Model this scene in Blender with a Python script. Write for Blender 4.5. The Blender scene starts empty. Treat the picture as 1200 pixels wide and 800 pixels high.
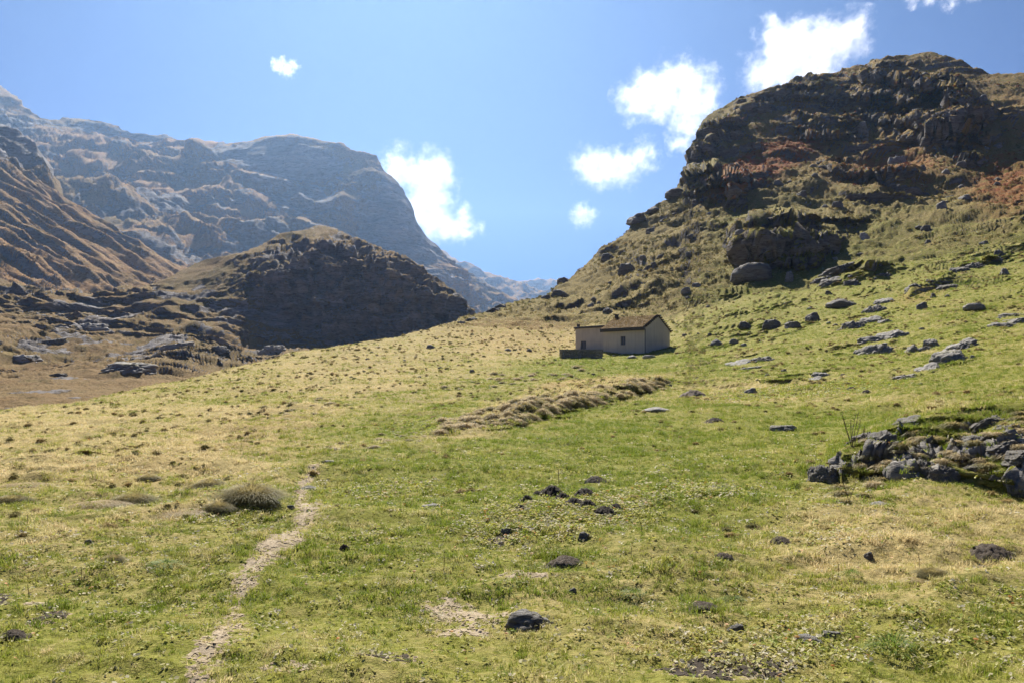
import bpy, bmesh, math, random
import numpy as np
from mathutils import Vector, Matrix

# ------------------------------------------------------------------ camera, sky, sun, exposure
FPX, HZ, CAMZ = 900.0, 435.0, 1.6          # focal length in photo pixels (1200 wide), horizon row, eye height
SUN_AZ, SUN_EL = math.radians(-9.0), math.radians(43.5)   # azimuth from +Y (left is negative)
scene = bpy.context.scene
COL = scene.collection
cam_d = bpy.data.cameras.new('camera'); cam = bpy.data.objects.new('camera', cam_d); COL.objects.link(cam)
cam.location = (0, 0, CAMZ); cam.rotation_euler = (math.pi / 2, 0, 0)
cam_d.sensor_width = 36.0; cam_d.lens = FPX / 1200.0 * 36.0
cam_d.shift_y = (HZ - 400.0) / 1200.0
cam_d.clip_start = 0.1; cam_d.clip_end = 60000.0
scene.camera = cam

world = bpy.data.worlds.new('World'); scene.world = world; world.use_nodes = True
wn = world.node_tree; wn.nodes.clear()
wo = wn.nodes.new('ShaderNodeOutputWorld'); wb = wn.nodes.new('ShaderNodeBackground'); ws = wn.nodes.new('ShaderNodeTexSky')
ws.sky_type = 'NISHITA'; ws.sun_disc = False
ws.sun_elevation = SUN_EL; ws.sun_rotation = SUN_AZ
ws.altitude = 3500.0; ws.air_density = 0.6; ws.dust_density = 1.1; ws.ozone_density = 2.5
wb.inputs['Strength'].default_value = 0.05
wt = wn.nodes.new('ShaderNodeMix'); wt.data_type = 'RGBA'; wt.blend_type = 'MULTIPLY'; wt.inputs[0].default_value = 1.0
wt.inputs[7].default_value = (0.165, 0.41, 0.79, 1)           # clear mountain air: a deeper blue, evenly over the whole sky
wn.links.new(ws.outputs[0], wt.inputs[6]); wn.links.new(wt.outputs[2], wb.inputs[0]); wn.links.new(wb.outputs[0], wo.inputs[0])

sun_d = bpy.data.lights.new('sun', 'SUN'); sun_d.energy = 4.8; sun_d.angle = math.radians(0.53); sun_d.color = (1.0, 0.95, 0.86)
sun = bpy.data.objects.new('sun', sun_d); COL.objects.link(sun)
SUNV = Vector((math.sin(SUN_AZ) * math.cos(SUN_EL), math.cos(SUN_AZ) * math.cos(SUN_EL), math.sin(SUN_EL)))
sun.rotation_euler = SUNV.to_track_quat('Z', 'Y').to_euler()
sun.location = (0, 0, 60)

vs = scene.view_settings
vs.view_transform = 'Standard'; vs.look = 'None'; vs.exposure = 1.14; vs.gamma = 1.0; vs.use_curve_mapping = False
cy = scene.cycles
cy.use_denoising = True
try: cy.denoiser = 'OPENIMAGEDENOISE'
except Exception: pass
cy.max_bounces = 6; cy.diffuse_bounces = 2; cy.glossy_bounces = 2; cy.transmission_bounces = 3; cy.volume_bounces = 3; cy.transparent_max_bounces = 8
cy.volume_step_rate = 1.0; cy.volume_max_steps = 256
cy.sample_clamp_indirect = 6.0

rng = np.random.default_rng(11); random.seed(5)

# ------------------------------------------------------------------ numpy noise
_G = rng.normal(size=(256, 3)).astype(np.float32); _G /= np.linalg.norm(_G, axis=1)[:, None]
def perlin(p, seed=0):
    p = np.asarray(p, np.float32); i = np.floor(p); f = p - i; i = i.astype(np.int64)
    u = f * f * f * (f * (f * 6 - 15) + 10)
    out = np.zeros(len(p), np.float32)
    M = np.int64(0xffffffff)
    hx = [((i[:, 0] + a) * 374761393) & M for a in (0, 1)]
    hy = [((i[:, 1] + a) * 668265263) & M for a in (0, 1)]
    hz = [((i[:, 2] + a) * 2246822519 + seed * 3266489917) & M for a in (0, 1)]
    for a in (0, 1):
        wx = u[:, 0] if a else 1 - u[:, 0]
        for b in (0, 1):
            wy = u[:, 1] if b else 1 - u[:, 1]; hxy = hx[a] ^ hy[b]
            for c in (0, 1):
                wz = u[:, 2] if c else 1 - u[:, 2]
                h = hxy ^ hz[c]; h = (h ^ (h >> 15)) * 2246822519 & M; h = (h ^ (h >> 13)) & 255
                g = _G[h]
                out += (g[:, 0] * (f[:, 0] - a) + g[:, 1] * (f[:, 1] - b) + g[:, 2] * (f[:, 2] - c)) * wx * wy * wz
    return out * 1.5
def fbm(p, octs, seed=0, gain=0.5, ridged=False):
    o = 0.0; a = 1.0; s = 1.0
    for k in range(octs):
        n = perlin(p * s, seed + k)
        o = o + a * ((1 - 2 * np.abs(n)) if ridged else n); a *= gain; s *= 2.03
    return o
def blocks(p, size, seed, warp=0.35):
    q = np.asarray(p, np.float32) / np.asarray(size, np.float32)
    q = q + warp * np.stack([perlin(q * 0.6 + 3.1, seed), perlin(q * 0.6 + 11.7, seed + 1), perlin(q * 0.6 + 29.3, seed + 2)], -1)
    i = np.floor(q); f = q - i; i = i.astype(np.int64); i[:, 0] += (i[:, 2] & 1)
    h = (i[:, 0] * 374761393) ^ (i[:, 1] * 668265263) ^ (i[:, 2] * 2246822519 + seed * 97); h = (h ^ (h >> 13)) * 1274126177 & 0xffffffff; h = (h ^ (h >> 16)) & 1023
    e = np.minimum(f, 1 - f); crack = np.minimum(np.minimum(e[:, 0], e[:, 1]), e[:, 2])
    return (h / 1023.0 - 0.5).astype(np.float32), crack.astype(np.float32)
def sst(a, b, x):
    t = np.clip((x - a) / (b - a), 0, 1); return t * t * (3 - 2 * t)
def ell(px, py, cx, cy_, rx, ry, rot=0.0, soft=0.6):
    c, s = math.cos(rot), math.sin(rot); dx, dy = px - cx, py - cy_
    q = np.sqrt(((dx * c + dy * s) / rx) ** 2 + ((-dx * s + dy * c) / ry) ** 2)
    return 1 - sst(1 - soft, 1 + soft, q)

# ------------------------------------------------------------------ materials
class NT:
    def __init__(s, name):
        s.m = bpy.data.materials.new(name); s.m.use_nodes = True; s.t = s.m.node_tree; s.t.nodes.clear()
        s.out = s.n('ShaderNodeOutputMaterial')
    def n(s, kind, **kw):
        nd = s.t.nodes.new(kind)
        for k, v in kw.items():
            if k.startswith('_'): setattr(nd, k[1:], v)
            else:
                key = int(k[1:]) if k[0] == 'i' and k[1:].isdigit() else k.replace('__', ' ')
                if isinstance(v, bpy.types.NodeSocket): s.t.links.new(v, nd.inputs[key])
                else: nd.inputs[key].default_value = v
        return nd
    def l(s, a, b): s.t.links.new(a, b)
    def noise(s, vec, scale, detail=4, rough=0.55, dist=0.0):
        return s.n('ShaderNodeTexNoise', Vector=vec, Scale=scale, Detail=detail, Roughness=rough, Distortion=dist).outputs[0]
    def ramp(s, f, *stops):
        r = s.n('ShaderNodeValToRGB', Fac=f); e = r.color_ramp.elements
        while len(e) < len(stops): e.new(0.5)
        for k, (p, c) in enumerate(stops):
            e[k].position = p; e[k].color = (c, c, c, 1) if not isinstance(c, tuple) else (*c, 1)
        return r.outputs[0]
    def mix(s, f, a, b, mode='MIX'):
        m = s.n('ShaderNodeMix', _data_type='RGBA', _blend_type=mode)
        for k, v in ((0, f), (6, a), (7, b)):
            if isinstance(v, bpy.types.NodeSocket): s.l(v, m.inputs[k])
            else: m.inputs[k].default_value = v if k == 0 else (*v, 1)
        return m.outputs[2]
    def math(s, op, a, b=0.0, c=0.0):
        m = s.n('ShaderNodeMath', _operation=op)
        for k, v in enumerate((a, b, c)):
            if isinstance(v, bpy.types.NodeSocket): s.l(v, m.inputs[k])
            else: m.inputs[k].default_value = v
        return m.outputs[0]
    def pos(s): return s.n('ShaderNodeTexCoord').outputs['Object']
    def bump(s, h, strength, dist):
        return s.n('ShaderNodeBump', Strength=strength, Distance=dist, Height=h).outputs[0]
    def finish(s, col, rough=0.9, normal=None, spec=0.2):
        b = s.n('ShaderNodeBsdfPrincipled', Roughness=rough)
        b.inputs['Specular IOR Level'].default_value = spec
        if isinstance(col, bpy.types.NodeSocket): s.l(col, b.inputs['Base Color'])
        else: b.inputs['Base Color'].default_value = (*col, 1)
        if normal is not None: s.l(normal, b.inputs['Normal'])
        s.l(b.outputs[0], s.out.inputs[0]); return s.m

def terrain_material(name, s, green, straw, red, rock_l, rock_d, relief, soil=(0.33, 0.26, 0.17)):
    """s = wavelengths multiplier (1 = near meadow, bigger = coarser grain)."""
    t = NT(name); p = t.pos()
    at = t.n('ShaderNodeAttribute', _attribute_name='mask').outputs
    sep = t.n('ShaderNodeSeparateColor', Color=at['Color']).outputs
    al = at['Alpha']
    nA = t.noise(p, 0.35 / s, 5); nB = t.noise(p, 2.6 / s, 6, 0.65); nC = t.noise(p, 14.0 / s, 5, 0.7); nD = t.noise(p, 60.0 / s, 3, 0.7)
    dry = t.math('ADD', sep[1], t.math('MULTIPLY', t.math('SUBTRACT', nA, 0.5), 1.1))
    dry = t.math('ADD', dry, t.math('MULTIPLY', t.math('SUBTRACT', nB, 0.5), 1.3))
    dry = t.math('ADD', dry, t.math('MULTIPLY', t.math('SUBTRACT', nC, 0.5), 0.9))
    dryf = t.ramp(dry, (0.22, 0.0), (0.78, 1.0))
    col = t.mix(dryf, green, straw)
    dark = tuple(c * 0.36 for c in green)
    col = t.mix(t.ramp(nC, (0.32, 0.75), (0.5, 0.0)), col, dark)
    col = t.mix(t.ramp(nD, (0.55, 0.0), (0.8, 0.55)), col, tuple(min(1, c * 1.7) for c in straw))
    redf = t.math('MULTIPLY', sep[2], t.ramp(nB, (0.35, 0.25), (0.62, 1.0)))
    col = t.mix(redf, col, red)
    sf = t.math('ADD', t.math('SUBTRACT', 1.0, al), t.math('ADD', t.math('MULTIPLY', t.math('SUBTRACT', nC, 0.5), 0.7), t.math('MULTIPLY', t.math('SUBTRACT', nD, 0.5), 0.7)))
    sf = t.math('MULTIPLY', t.ramp(sf, (0.35, 0.0), (0.7, 1.0)), t.ramp(al, (0.0, 1.0), (0.999, 1.0), (1.0, 0.0)))
    soilc = t.mix(t.ramp(nD, (0.35, 0.0), (0.65, 1.0)), tuple(c * 0.75 for c in soil), tuple(min(1, c * 1.35) for c in soil))
    col = t.mix(sf, col, soilc)
    # rock
    w = t.n('ShaderNodeMapping', Vector=p, Scale=(0.5, 0.5, 2.2), Rotation=(0.25, -0.3, 0.2)).outputs[0]
    rn = t.noise(w, 1.3 / s, 8, 0.68, 0.6); rn2 = t.noise(w, 7.0 / s, 6, 0.7); lich = t.noise(p, 2.2 / s, 4, 0.6)
    rc = t.mix(t.ramp(rn, (0.3, 0.0), (0.68, 1.0)), rock_d, rock_l)
    rc = t.mix(t.ramp(rn2, (0.34, 0.7), (0.5, 0.0)), rc, tuple(c * 0.35 for c in rock_d))
    rc = t.mix(t.ramp(lich, (0.55, 0.0), (0.72, 0.45)), rc, tuple(0.5 * (a + b) for a, b in zip(straw, rock_d)))
    rf = t.math('ADD', sep[0], t.math('MULTIPLY', t.math('SUBTRACT', nB, 0.5), 0.9))
    rf = t.math('ADD', rf, t.math('MULTIPLY', t.math('SUBTRACT', nC, 0.5), 0.5))
    rf = t.ramp(rf, (0.42, 0.0), (0.58, 1.0))
    col = t.mix(rf, col, rc)
    hg = t.math('ADD', t.math('MULTIPLY', nC, 0.6), t.math('ADD', t.math('MULTIPLY', nD, 0.3), nB))
    hr = t.math('ADD', t.math('MULTIPLY', rn, 2.2), t.math('MULTIPLY', rn2, 0.8))
    h = t.n('ShaderNodeMix', _data_type='FLOAT'); t.l(rf, h.inputs[0]); t.l(hg, h.inputs[2]); t.l(hr, h.inputs[3])
    return t.finish(col, 0.95, t.bump(h.outputs[0], 0.9, relief), 0.08)

M = {}
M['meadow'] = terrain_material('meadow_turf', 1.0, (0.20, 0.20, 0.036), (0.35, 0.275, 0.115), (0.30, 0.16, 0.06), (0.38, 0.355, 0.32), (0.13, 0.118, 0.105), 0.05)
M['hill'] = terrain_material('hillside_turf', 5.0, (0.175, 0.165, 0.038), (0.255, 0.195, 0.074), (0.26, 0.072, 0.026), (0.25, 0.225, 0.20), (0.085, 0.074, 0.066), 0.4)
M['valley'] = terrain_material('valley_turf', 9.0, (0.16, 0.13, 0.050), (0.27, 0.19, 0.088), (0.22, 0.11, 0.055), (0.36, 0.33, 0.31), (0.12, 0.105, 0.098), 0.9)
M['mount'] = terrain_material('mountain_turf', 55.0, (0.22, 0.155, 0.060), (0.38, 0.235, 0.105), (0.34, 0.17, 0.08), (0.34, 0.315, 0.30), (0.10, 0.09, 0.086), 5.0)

def rock_material(name, light, dark, s=1.0, lichen=(0.20, 0.18, 0.09), relief=0.03):
    t = NT(name); p = t.pos()
    rnd = t.n('ShaderNodeObjectInfo').outputs['Random']
    off = t.n('ShaderNodeCombineXYZ', X=t.math('MULTIPLY', rnd, 40.0), Y=t.math('MULTIPLY', rnd, 23.0), Z=rnd).outputs[0]
    q = t.n('ShaderNodeVectorMath', _operation='ADD'); t.l(p, q.inputs[0]); t.l(off, q.inputs[1]); q = q.outputs[0]
    w = t.n('ShaderNodeMapping', Vector=q, Scale=(0.7, 0.7, 2.4), Rotation=(0.3, -0.25, 0)).outputs[0]
    a = t.noise(w, 2.2 * s, 8, 0.68, 0.8); b = t.noise(w, 11 * s, 6, 0.72); c = t.noise(q, 3.1 * s, 5, 0.6); d = t.noise(q, 30 * s, 3, 0.6)
    col = t.mix(t.ramp(a, (0.3, 0.0), (0.7, 1.0)), dark, light)
    col = t.mix(t.ramp(b, (0.33, 0.85), (0.5, 0.0)), col, tuple(x * 0.3 for x in dark))
    col = t.mix(t.ramp(c, (0.54, 0.0), (0.68, 0.6)), col, lichen)
    col = t.mix(t.ramp(d, (0.6, 0.0), (0.75, 0.5)), col, tuple(min(1, x * 1.5) for x in light))
    h = t.math('ADD', t.math('MULTIPLY', a, 1.6), t.math('ADD', t.math('MULTIPLY', b, 0.8), t.math('MULTIPLY', d, 0.25)))
    return t.finish(col, 0.85, t.bump(h, 1.0, relief), 0.25)
M['rock'] = rock_material('grey_rock', (0.36, 0.335, 0.30), (0.125, 0.113, 0.10))
M['rock_dark'] = rock_material('dark_rock', (0.23, 0.21, 0.185), (0.085, 0.075, 0.066))
M['rock_pale'] = rock_material('pale_rock', (0.46, 0.43, 0.39), (0.22, 0.20, 0.18))
M['rock_stripe'] = rock_material('striated_rock', (0.35, 0.32, 0.28), (0.10, 0.09, 0.078), 2.0)
M['soil'] = rock_material('dark_soil', (0.095, 0.070, 0.052), (0.040, 0.030, 0.023), 5.0, (0.075, 0.06, 0.042), 0.03)
M['dung'] = rock_material('brown_soil', (0.25, 0.195, 0.145), (0.10, 0.075, 0.056), 4.0, (0.12, 0.09, 0.06), 0.03)

def path_material():
    t = NT('path_earth'); p = t.pos()
    a = t.noise(p, 1.2, 5); b = t.noise(p, 9, 6, 0.7); c = t.noise(p, 55, 4, 0.7)
    col = t.mix(t.ramp(b, (0.3, 0.0), (0.65, 1.0)), (0.29, 0.225, 0.145), (0.47, 0.38, 0.26))
    col = t.mix(t.ramp(c, (0.35, 0.7), (0.5, 0.0)), col, (0.15, 0.11, 0.08))
    col = t.mix(t.ramp(a, (0.5, 0.0), (0.7, 0.5)), col, (0.45, 0.37, 0.27))
    return t.finish(col, 0.95, t.bump(t.math('ADD', b, c), 0.8, 0.012), 0.1)
M['path'] = path_material()
def dark_earth():
    t = NT('dark_earth'); p = t.pos()
    b = t.noise(p, 9, 6, 0.7); c = t.noise(p, 55, 4, 0.7)
    col = t.mix(t.ramp(b, (0.3, 0.0), (0.65, 1.0)), (0.035, 0.028, 0.022), (0.095, 0.075, 0.058))
    return t.finish(col, 0.95, t.bump(t.math('ADD', b, c), 0.8, 0.02), 0.1)
M['earth'] = dark_earth()

def leaf_like(name, colf, transl=0.45, rough=0.6, spec=0.25):
    t = NT(name); col = colf(t)
    d = t.n('ShaderNodeBsdfPrincipled', Roughness=rough); d.inputs['Specular IOR Level'].default_value = spec
    t.l(col, d.inputs['Base Color'])
    tr = t.n('ShaderNodeBsdfTranslucent'); t.l(col, tr.inputs[0])
    mx = t.n('ShaderNodeMixShader', Fac=transl); t.l(d.outputs[0], mx.inputs[1]); t.l(tr.outputs[0], mx.inputs[2])
    t.l(mx.outputs[0], t.out.inputs[0]); return t.m
def tone_col(a, b, c):
    def f(t):
        tone = t.n('ShaderNodeAttribute', _attribute_name='tone', _attribute_type='INSTANCER').outputs['Fac']
        r = t.n('ShaderNodeValToRGB', Fac=tone); e = r.color_ramp.elements; e.new(0.5)
        for k, (p, q) in enumerate(((0.0, a), (0.5, b), (1.0, c))): e[k].position = p; e[k].color = (*q, 1)
        return r.outputs[0]
    return f
M['blade'] = leaf_like('grass_blade', tone_col((0.185, 0.24, 0.024), (0.37, 0.36, 0.068), (0.72, 0.59, 0.32)), 0.5)
M['leaf'] = leaf_like('litter_leaf', tone_col((0.26, 0.32, 0.04), (0.46, 0.42, 0.10), (0.60, 0.54, 0.40)), 0.4, 0.6, 0.25)
M['leaf_orange'] = leaf_like('orange_leaf', tone_col((0.40, 0.22, 0.04), (0.50, 0.20, 0.04), (0.45, 0.30, 0.15)), 0.3)
def tuss_col(base, tip):
    def f(t):
        g = t.n('ShaderNodeSeparateXYZ', Vector=t.n('ShaderNodeTexCoord').outputs['Generated']).outputs[2]
        n = t.noise(t.pos(), 7.0, 4)
        return t.mix(t.math('ADD', t.math('MULTIPLY', t.ramp(g, (0.25, 0.0), (1.0, 1.0)), 0.8), t.math('MULTIPLY', t.math('SUBTRACT', n, 0.5), 1.0)), base, tip)
    return f
M['tussock'] = leaf_like('tussock_blade', tuss_col((0.22, 0.21, 0.085), (0.54, 0.40, 0.17)), 0.5)
M['tussock_straw'] = leaf_like('straw_blade', tuss_col((0.48, 0.40, 0.24), (0.62, 0.49, 0.27)), 0.52)
M['stalk'] = leaf_like('stalk', lambda t: t.mix(t.noise(t.pos(), 9), (0.10, 0.07, 0.045), (0.20, 0.14, 0.08)), 0.1)

# ------------------------------------------------------------------ object helpers
def props(o, label=None, cat=None, group=None, kind=None):
    if label: o['label'] = label
    if cat: o['category'] = cat
    if group: o['group'] = group
    if kind: o['kind'] = kind
    return o
def link(name, me, mat, parent=None):
    o = bpy.data.objects.new(name, me); COL.objects.link(o)
    if mat is not None and not me.materials: me.materials.append(mat)
    if parent: o.parent = parent
    return o
def empty(name, loc=(0, 0, 0), rz=0.0):
    o = bpy.data.objects.new(name, None); COL.objects.link(o); o.location = loc; o.rotation_euler = (0, 0, rz); o.empty_display_size = 0.3
    return o
def np_mesh(name, V, F, smooth=True):
    """F: (n,4) or (n,3) int array"""
    me = bpy.data.meshes.new(name); V = np.ascontiguousarray(V, np.float32); F = np.ascontiguousarray(F, np.int32)
    k = F.shape[1]; n = len(F)
    me.vertices.add(len(V)); me.vertices.foreach_set('co', V.ravel())
    me.loops.add(n * k); me.loops.foreach_set('vertex_index', F.ravel())
    me.polygons.add(n); me.polygons.foreach_set('loop_start', np.arange(0, n * k, k, dtype=np.int32))
    try: me.polygons.foreach_set('loop_total', np.full(n, k, np.int32))
    except Exception: pass
    me.update(calc_edges=True)
    if smooth: me.shade_smooth()
    return me
def set_mask(me, C):
    a = me.color_attributes.new('mask', 'FLOAT_COLOR', 'POINT'); a.data.foreach_set('color', np.ascontiguousarray(C, np.float32).ravel())
def grid_faces(nr, nc):
    i = np.arange(nr * nc).reshape(nr, nc)
    return np.stack([i[:-1, :-1], i[:-1, 1:], i[1:, 1:], i[1:, :-1]], -1).reshape(-1, 4)
def sub_mesh(name, V, F, sel, C=None, lift=0.0):
    f = F[sel]; u, inv = np.unique(f, return_inverse=True)
    W = V[u].copy(); W[:, 2] += lift
    me = np_mesh(name, W, inv.reshape(f.shape))
    if C is not None: set_mask(me, C[u])
    return me

# ------------------------------------------------------------------ terrain from profiles (photo row -> distance), a solid relief with back slopes
class Field:
    """distance (forward, metres) as a function of photo column and row, from hand-made profiles"""
    def __init__(s, cols, x0, x1, y0, y1, sx=30, sy=3):
        s.x0, s.y0 = x0, y0
        s.xs = np.arange(x0, x1 + 1, 4.0); s.ys = np.arange(y0, y1 + 1, 1.0)
        keys = sorted(cols); prof = []
        for k in keys:
            q = sorted(cols[k]); prof.append(np.interp(s.ys, [a for a, _ in q], [1.0 / b for _, b in q]))
        prof = np.array(prof)                                  # (ncol, ny) disparity
        T = np.empty((len(s.ys), len(s.xs)))
        for j in range(len(s.ys)): T[j] = np.interp(s.xs, keys, prof[:, j])
        def smooth(A, r, ax):
            if r < 1: return A
            k = np.exp(-0.5 * (np.arange(-3 * r, 3 * r + 1) / r) ** 2); k /= k.sum()
            pad = [(0, 0), (0, 0)]; pad[ax] = (3 * r, 3 * r)
            B = np.pad(A, pad, mode='reflect', reflect_type='odd')
            return np.apply_along_axis(lambda v: np.convolve(v, k, 'valid'), ax, B)
        T = smooth(T, sy, 0); T = smooth(T, int(sx / 4), 1)
        s.T = np.maximum(T, 1e-5)
    def __call__(s, px, py):
        fx = np.clip((px - s.x0) / 4.0, 0, len(s.xs) - 1.001); fy = np.clip(py - s.y0, 0, len(s.ys) - 1.001)
        i = fx.astype(int); j = fy.astype(int); a = fx - i; b = fy - j; T = s.T
        return 1.0 / ((T[j, i] * (1 - a) + T[j, i + 1] * a) * (1 - b) + (T[j + 1, i] * (1 - a) + T[j + 1, i + 1] * a) * b)
def to_world(px, py, d):
    return np.stack([d * (px - 600.0) / FPX, d, CAMZ + d * (HZ - py) / FPX], -1)
def normals(V, nr, nc):
    G = V.reshape(nr, nc, 3); du = np.gradient(G, axis=1); dv = np.gradient(G, axis=0)
    n = np.cross(du, dv).reshape(-1, 3); n /= np.maximum(np.linalg.norm(n, axis=1), 1e-9)[:, None]
    n[n[:, 2] < -0.3] *= 1.0
    return n
def poly(pts): a = sorted(pts); return [p[0] for p in a], [p[1] for p in a]
def line(pts, x): xs, ys = poly(pts); return np.interp(x, xs, ys)

near = [(1500, 1.352), (1000, 2.549), (800, 3.945), (700, 5.434), (600, 8.727)]
MC = {
 -450: near + [(540, 14), (520, 18), (500, 26), (485, 40), (470, 60), (440, 90), (0, 700)],
 0:    near + [(540, 14), (520, 18), (500, 26), (478, 48), (460, 65), (430, 100), (0, 700)],
 200:  near + [(540, 13.8), (520, 17.5), (500, 24), (470, 40), (450, 62), (430, 85), (400, 120), (0, 700)],
 400:  near + [(540, 13.7), (520, 17), (500, 22.5), (480, 31), (450, 50), (430, 68), (405, 95), (380, 120), (0, 700)],
 550:  near + [(540, 13.7), (520, 17), (500, 22), (480, 31), (450, 50), (430, 66), (410, 85), (390, 112), (372, 140), (340, 180), (0, 800)],
 650:  near + [(540, 13.7), (500, 22), (480, 30), (460, 41), (440, 57), (425, 74), (418, 86), (400, 106), (380, 128), (360, 152), (340, 176), (300, 230), (0, 800)],
 750:  near + [(540, 13.6), (500, 21.8), (480, 30), (460, 40), (440, 56), (425, 73), (418, 84), (400, 102), (370, 127), (340, 150), (300, 177), (260, 205), (200, 255), (0, 500)],
 850:  near + [(540, 13.5), (500, 21.5), (480, 29), (460, 38), (440, 52), (420, 68), (400, 83), (370, 105), (340, 128), (300, 152), (250, 181), (200, 213), (150, 248), (120, 274), (60, 320), (-60, 400)],
 950:  near + [(540, 13.3), (500, 21), (480, 28), (460, 36), (440, 47), (420, 58), (400, 71), (370, 92), (340, 116), (300, 142), (250, 173), (200, 210), (150, 250), (100, 290), (60, 330), (-60, 400)],
 1050: near + [(540, 13), (500, 19), (480, 24.5), (460, 31), (440, 40), (420, 49), (400, 60), (370, 80), (340, 102), (300, 130), (250, 165), (200, 205), (150, 250), (100, 296), (64, 330), (-60, 400)],
 1200: near + [(560, 10.6), (520, 14), (500, 16.5), (480, 20), (460, 25), (440, 30.5), (420, 37), (400, 44), (370, 60), (340, 80), (300, 108), (250, 146), (200, 186), (150, 227), (100, 272), (85, 288), (-60, 420)],
 1650: near + [(560, 10.3), (500, 14.5), (450, 21), (400, 32), (340, 55), (300, 76), (250, 108), (200, 145), (150, 186), (100, 230), (50, 275), (-60, 380)],
}
MF = Field(MC, -460, 1660, -80, 1500, 36, 4)
CREST = [(-450, 494), (0, 478), (100, 468), (200, 449), (300, 427), (340, 414), (400, 404), (450, 398), (500, 389), (535, 379), (545, 371), (560, 365), (600, 354), (625, 350),
         (640, 347), (648, 337), (665, 325), (690, 308), (720, 285), (738, 270), (746, 256), (770, 243), (790, 229), (800, 214), (806, 196), (811, 176), (818, 160), (824, 141),
         (840, 126), (870, 112), (905, 101), (950, 89), (985, 85), (1005, 80), (1040, 68), (1078, 62), (1110, 70), (1140, 82), (1175, 90), (1200, 84), (1300, 60), (1450, 30), (1650, 10)]
px_cols = np.concatenate([np.arange(-450, -60, 10.0), np.arange(-60, 1260, 1.25), np.arange(1260, 1651, 10.0)])
NR_LOW, NR_VIS, NR_BACK = 18, 590, 14
crest = line(CREST, px_cols)
NC = len(px_cols); NR = NR_LOW + NR_VIS + NR_BACK
s_low = np.linspace(1500, 830, NR_LOW, endpoint=False)
PX = np.tile(px_cols, (NR, 1)); PY = np.empty((NR, NC))
PY[:NR_LOW] = s_low[:, None]
tt = np.linspace(0, 1, NR_VIS)
PY[NR_LOW:NR_LOW + NR_VIS] = 830 + (crest[None, :] - 830) * tt[:, None]
PY[NR_LOW + NR_VIS:] = crest[None, :]
px, py = PX.ravel(), PY.ravel()
D0 = MF(px, py)
P0 = to_world(px, py, D0)
rough_hill = sst(95, 150, D0)

# cliffs: faces of near constant distance between a bottom and a top line
wob = fbm(P0 * 0.06, 4, 3) * rough_hill
wx = px + wob * 11; wy = py + fbm(P0 * 0.07 + 9.1, 4, 8) * 9 * rough_hill
D = D0.copy(); CL = np.zeros_like(D)
CN = sst(-0.18, 0.26, fbm(P0 * np.array([0.05, 0.05, 0.13]) + 2.2, 4, 17, 0.6))
def cliff(x0, x1, bottom, top, lean=0.06, edge=10, bench=9, strength=1.0):
    global D, CL
    b = line(bottom, wx); t_ = line(top, wx)
    inx = sst(x0 - edge, x0 + edge, wx) * (1 - sst(x1 - edge, x1 + edge, wx))
    inx = inx * (0.25 + 0.7 * CN) if edge > 5 else inx
    w = inx * strength * (wy < b + 1) * sst(t_ - bench, t_, wy)
    db = MF(px, b - (wy - py)); t = np.clip((b - wy) / np.maximum(b - t_, 1), 0, 1.3)
    Dn = db + (D0 - db) * lean * t
    D = D + (np.minimum(Dn, D) - D) * w
    CL = np.maximum(CL, w * sst(t_ - 1, t_ + 6, wy))
cliff(862, 1012, [(862, 318), (900, 322), (935, 322), (975, 298), (1012, 268)], [(862, 282), (900, 268), (960, 262), (1012, 258)], 0.05)
cliff(803, 868, [(800, 240), (830, 264), (868, 246)], [(800, 208), (830, 202), (868, 208)], 0.08, 6, 7)
cliff(806, 866, [(806, 207), (830, 192), (866, 168)], [(806, 178), (824, 152), (866, 138)], 0.14, 8, 8)
cliff(862, 1000, [(862, 141), (905, 134), (950, 127), (1000, 118)], [(862, 124), (905, 113), (950, 101), (1000, 95)], 0.2, 10, 7)
cliff(925, 1008, [(925, 160), (970, 176), (1008, 160)], [(925, 144), (970, 142), (1008, 134)], 0.2, 10, 8)
cliff(960, 1066, [(950, 206), (1000, 216), (1066, 220)], [(950, 192), (1000, 198), (1066, 204)], 0.10, 14, 7)
cliff(1000, 1155, [(1000, 128), (1050, 160), (1090, 182), (1155, 196)], [(1000, 90), (1040, 84), (1080, 88), (1120, 104), (1155, 135)], 0.25, 16, 10)
cliff(1015, 1075, [(1015, 118), (1075, 112)], [(1015, 86), (1075, 74)], 0.1, 10, 6)
cliff(840, 900, [(840, 240), (900, 222)], [(840, 222), (900, 206)], 0.2, 8, 6)
cliff(980, 1052, [(980, 333), (1010, 333), (1052, 322)], [(980, 318), (1010, 308), (1052, 308)], 0.15, 6, 5, 0.8)
cliff(1120, 1172, [(1120, 322), (1172, 308)], [(1120, 312), (1172, 298)], 0.1, 6, 4)
cliff(1062, 1112, [(1062, 352), (1112, 332)], [(1062, 340), (1112, 322)], 0.25, 6, 4)
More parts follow.
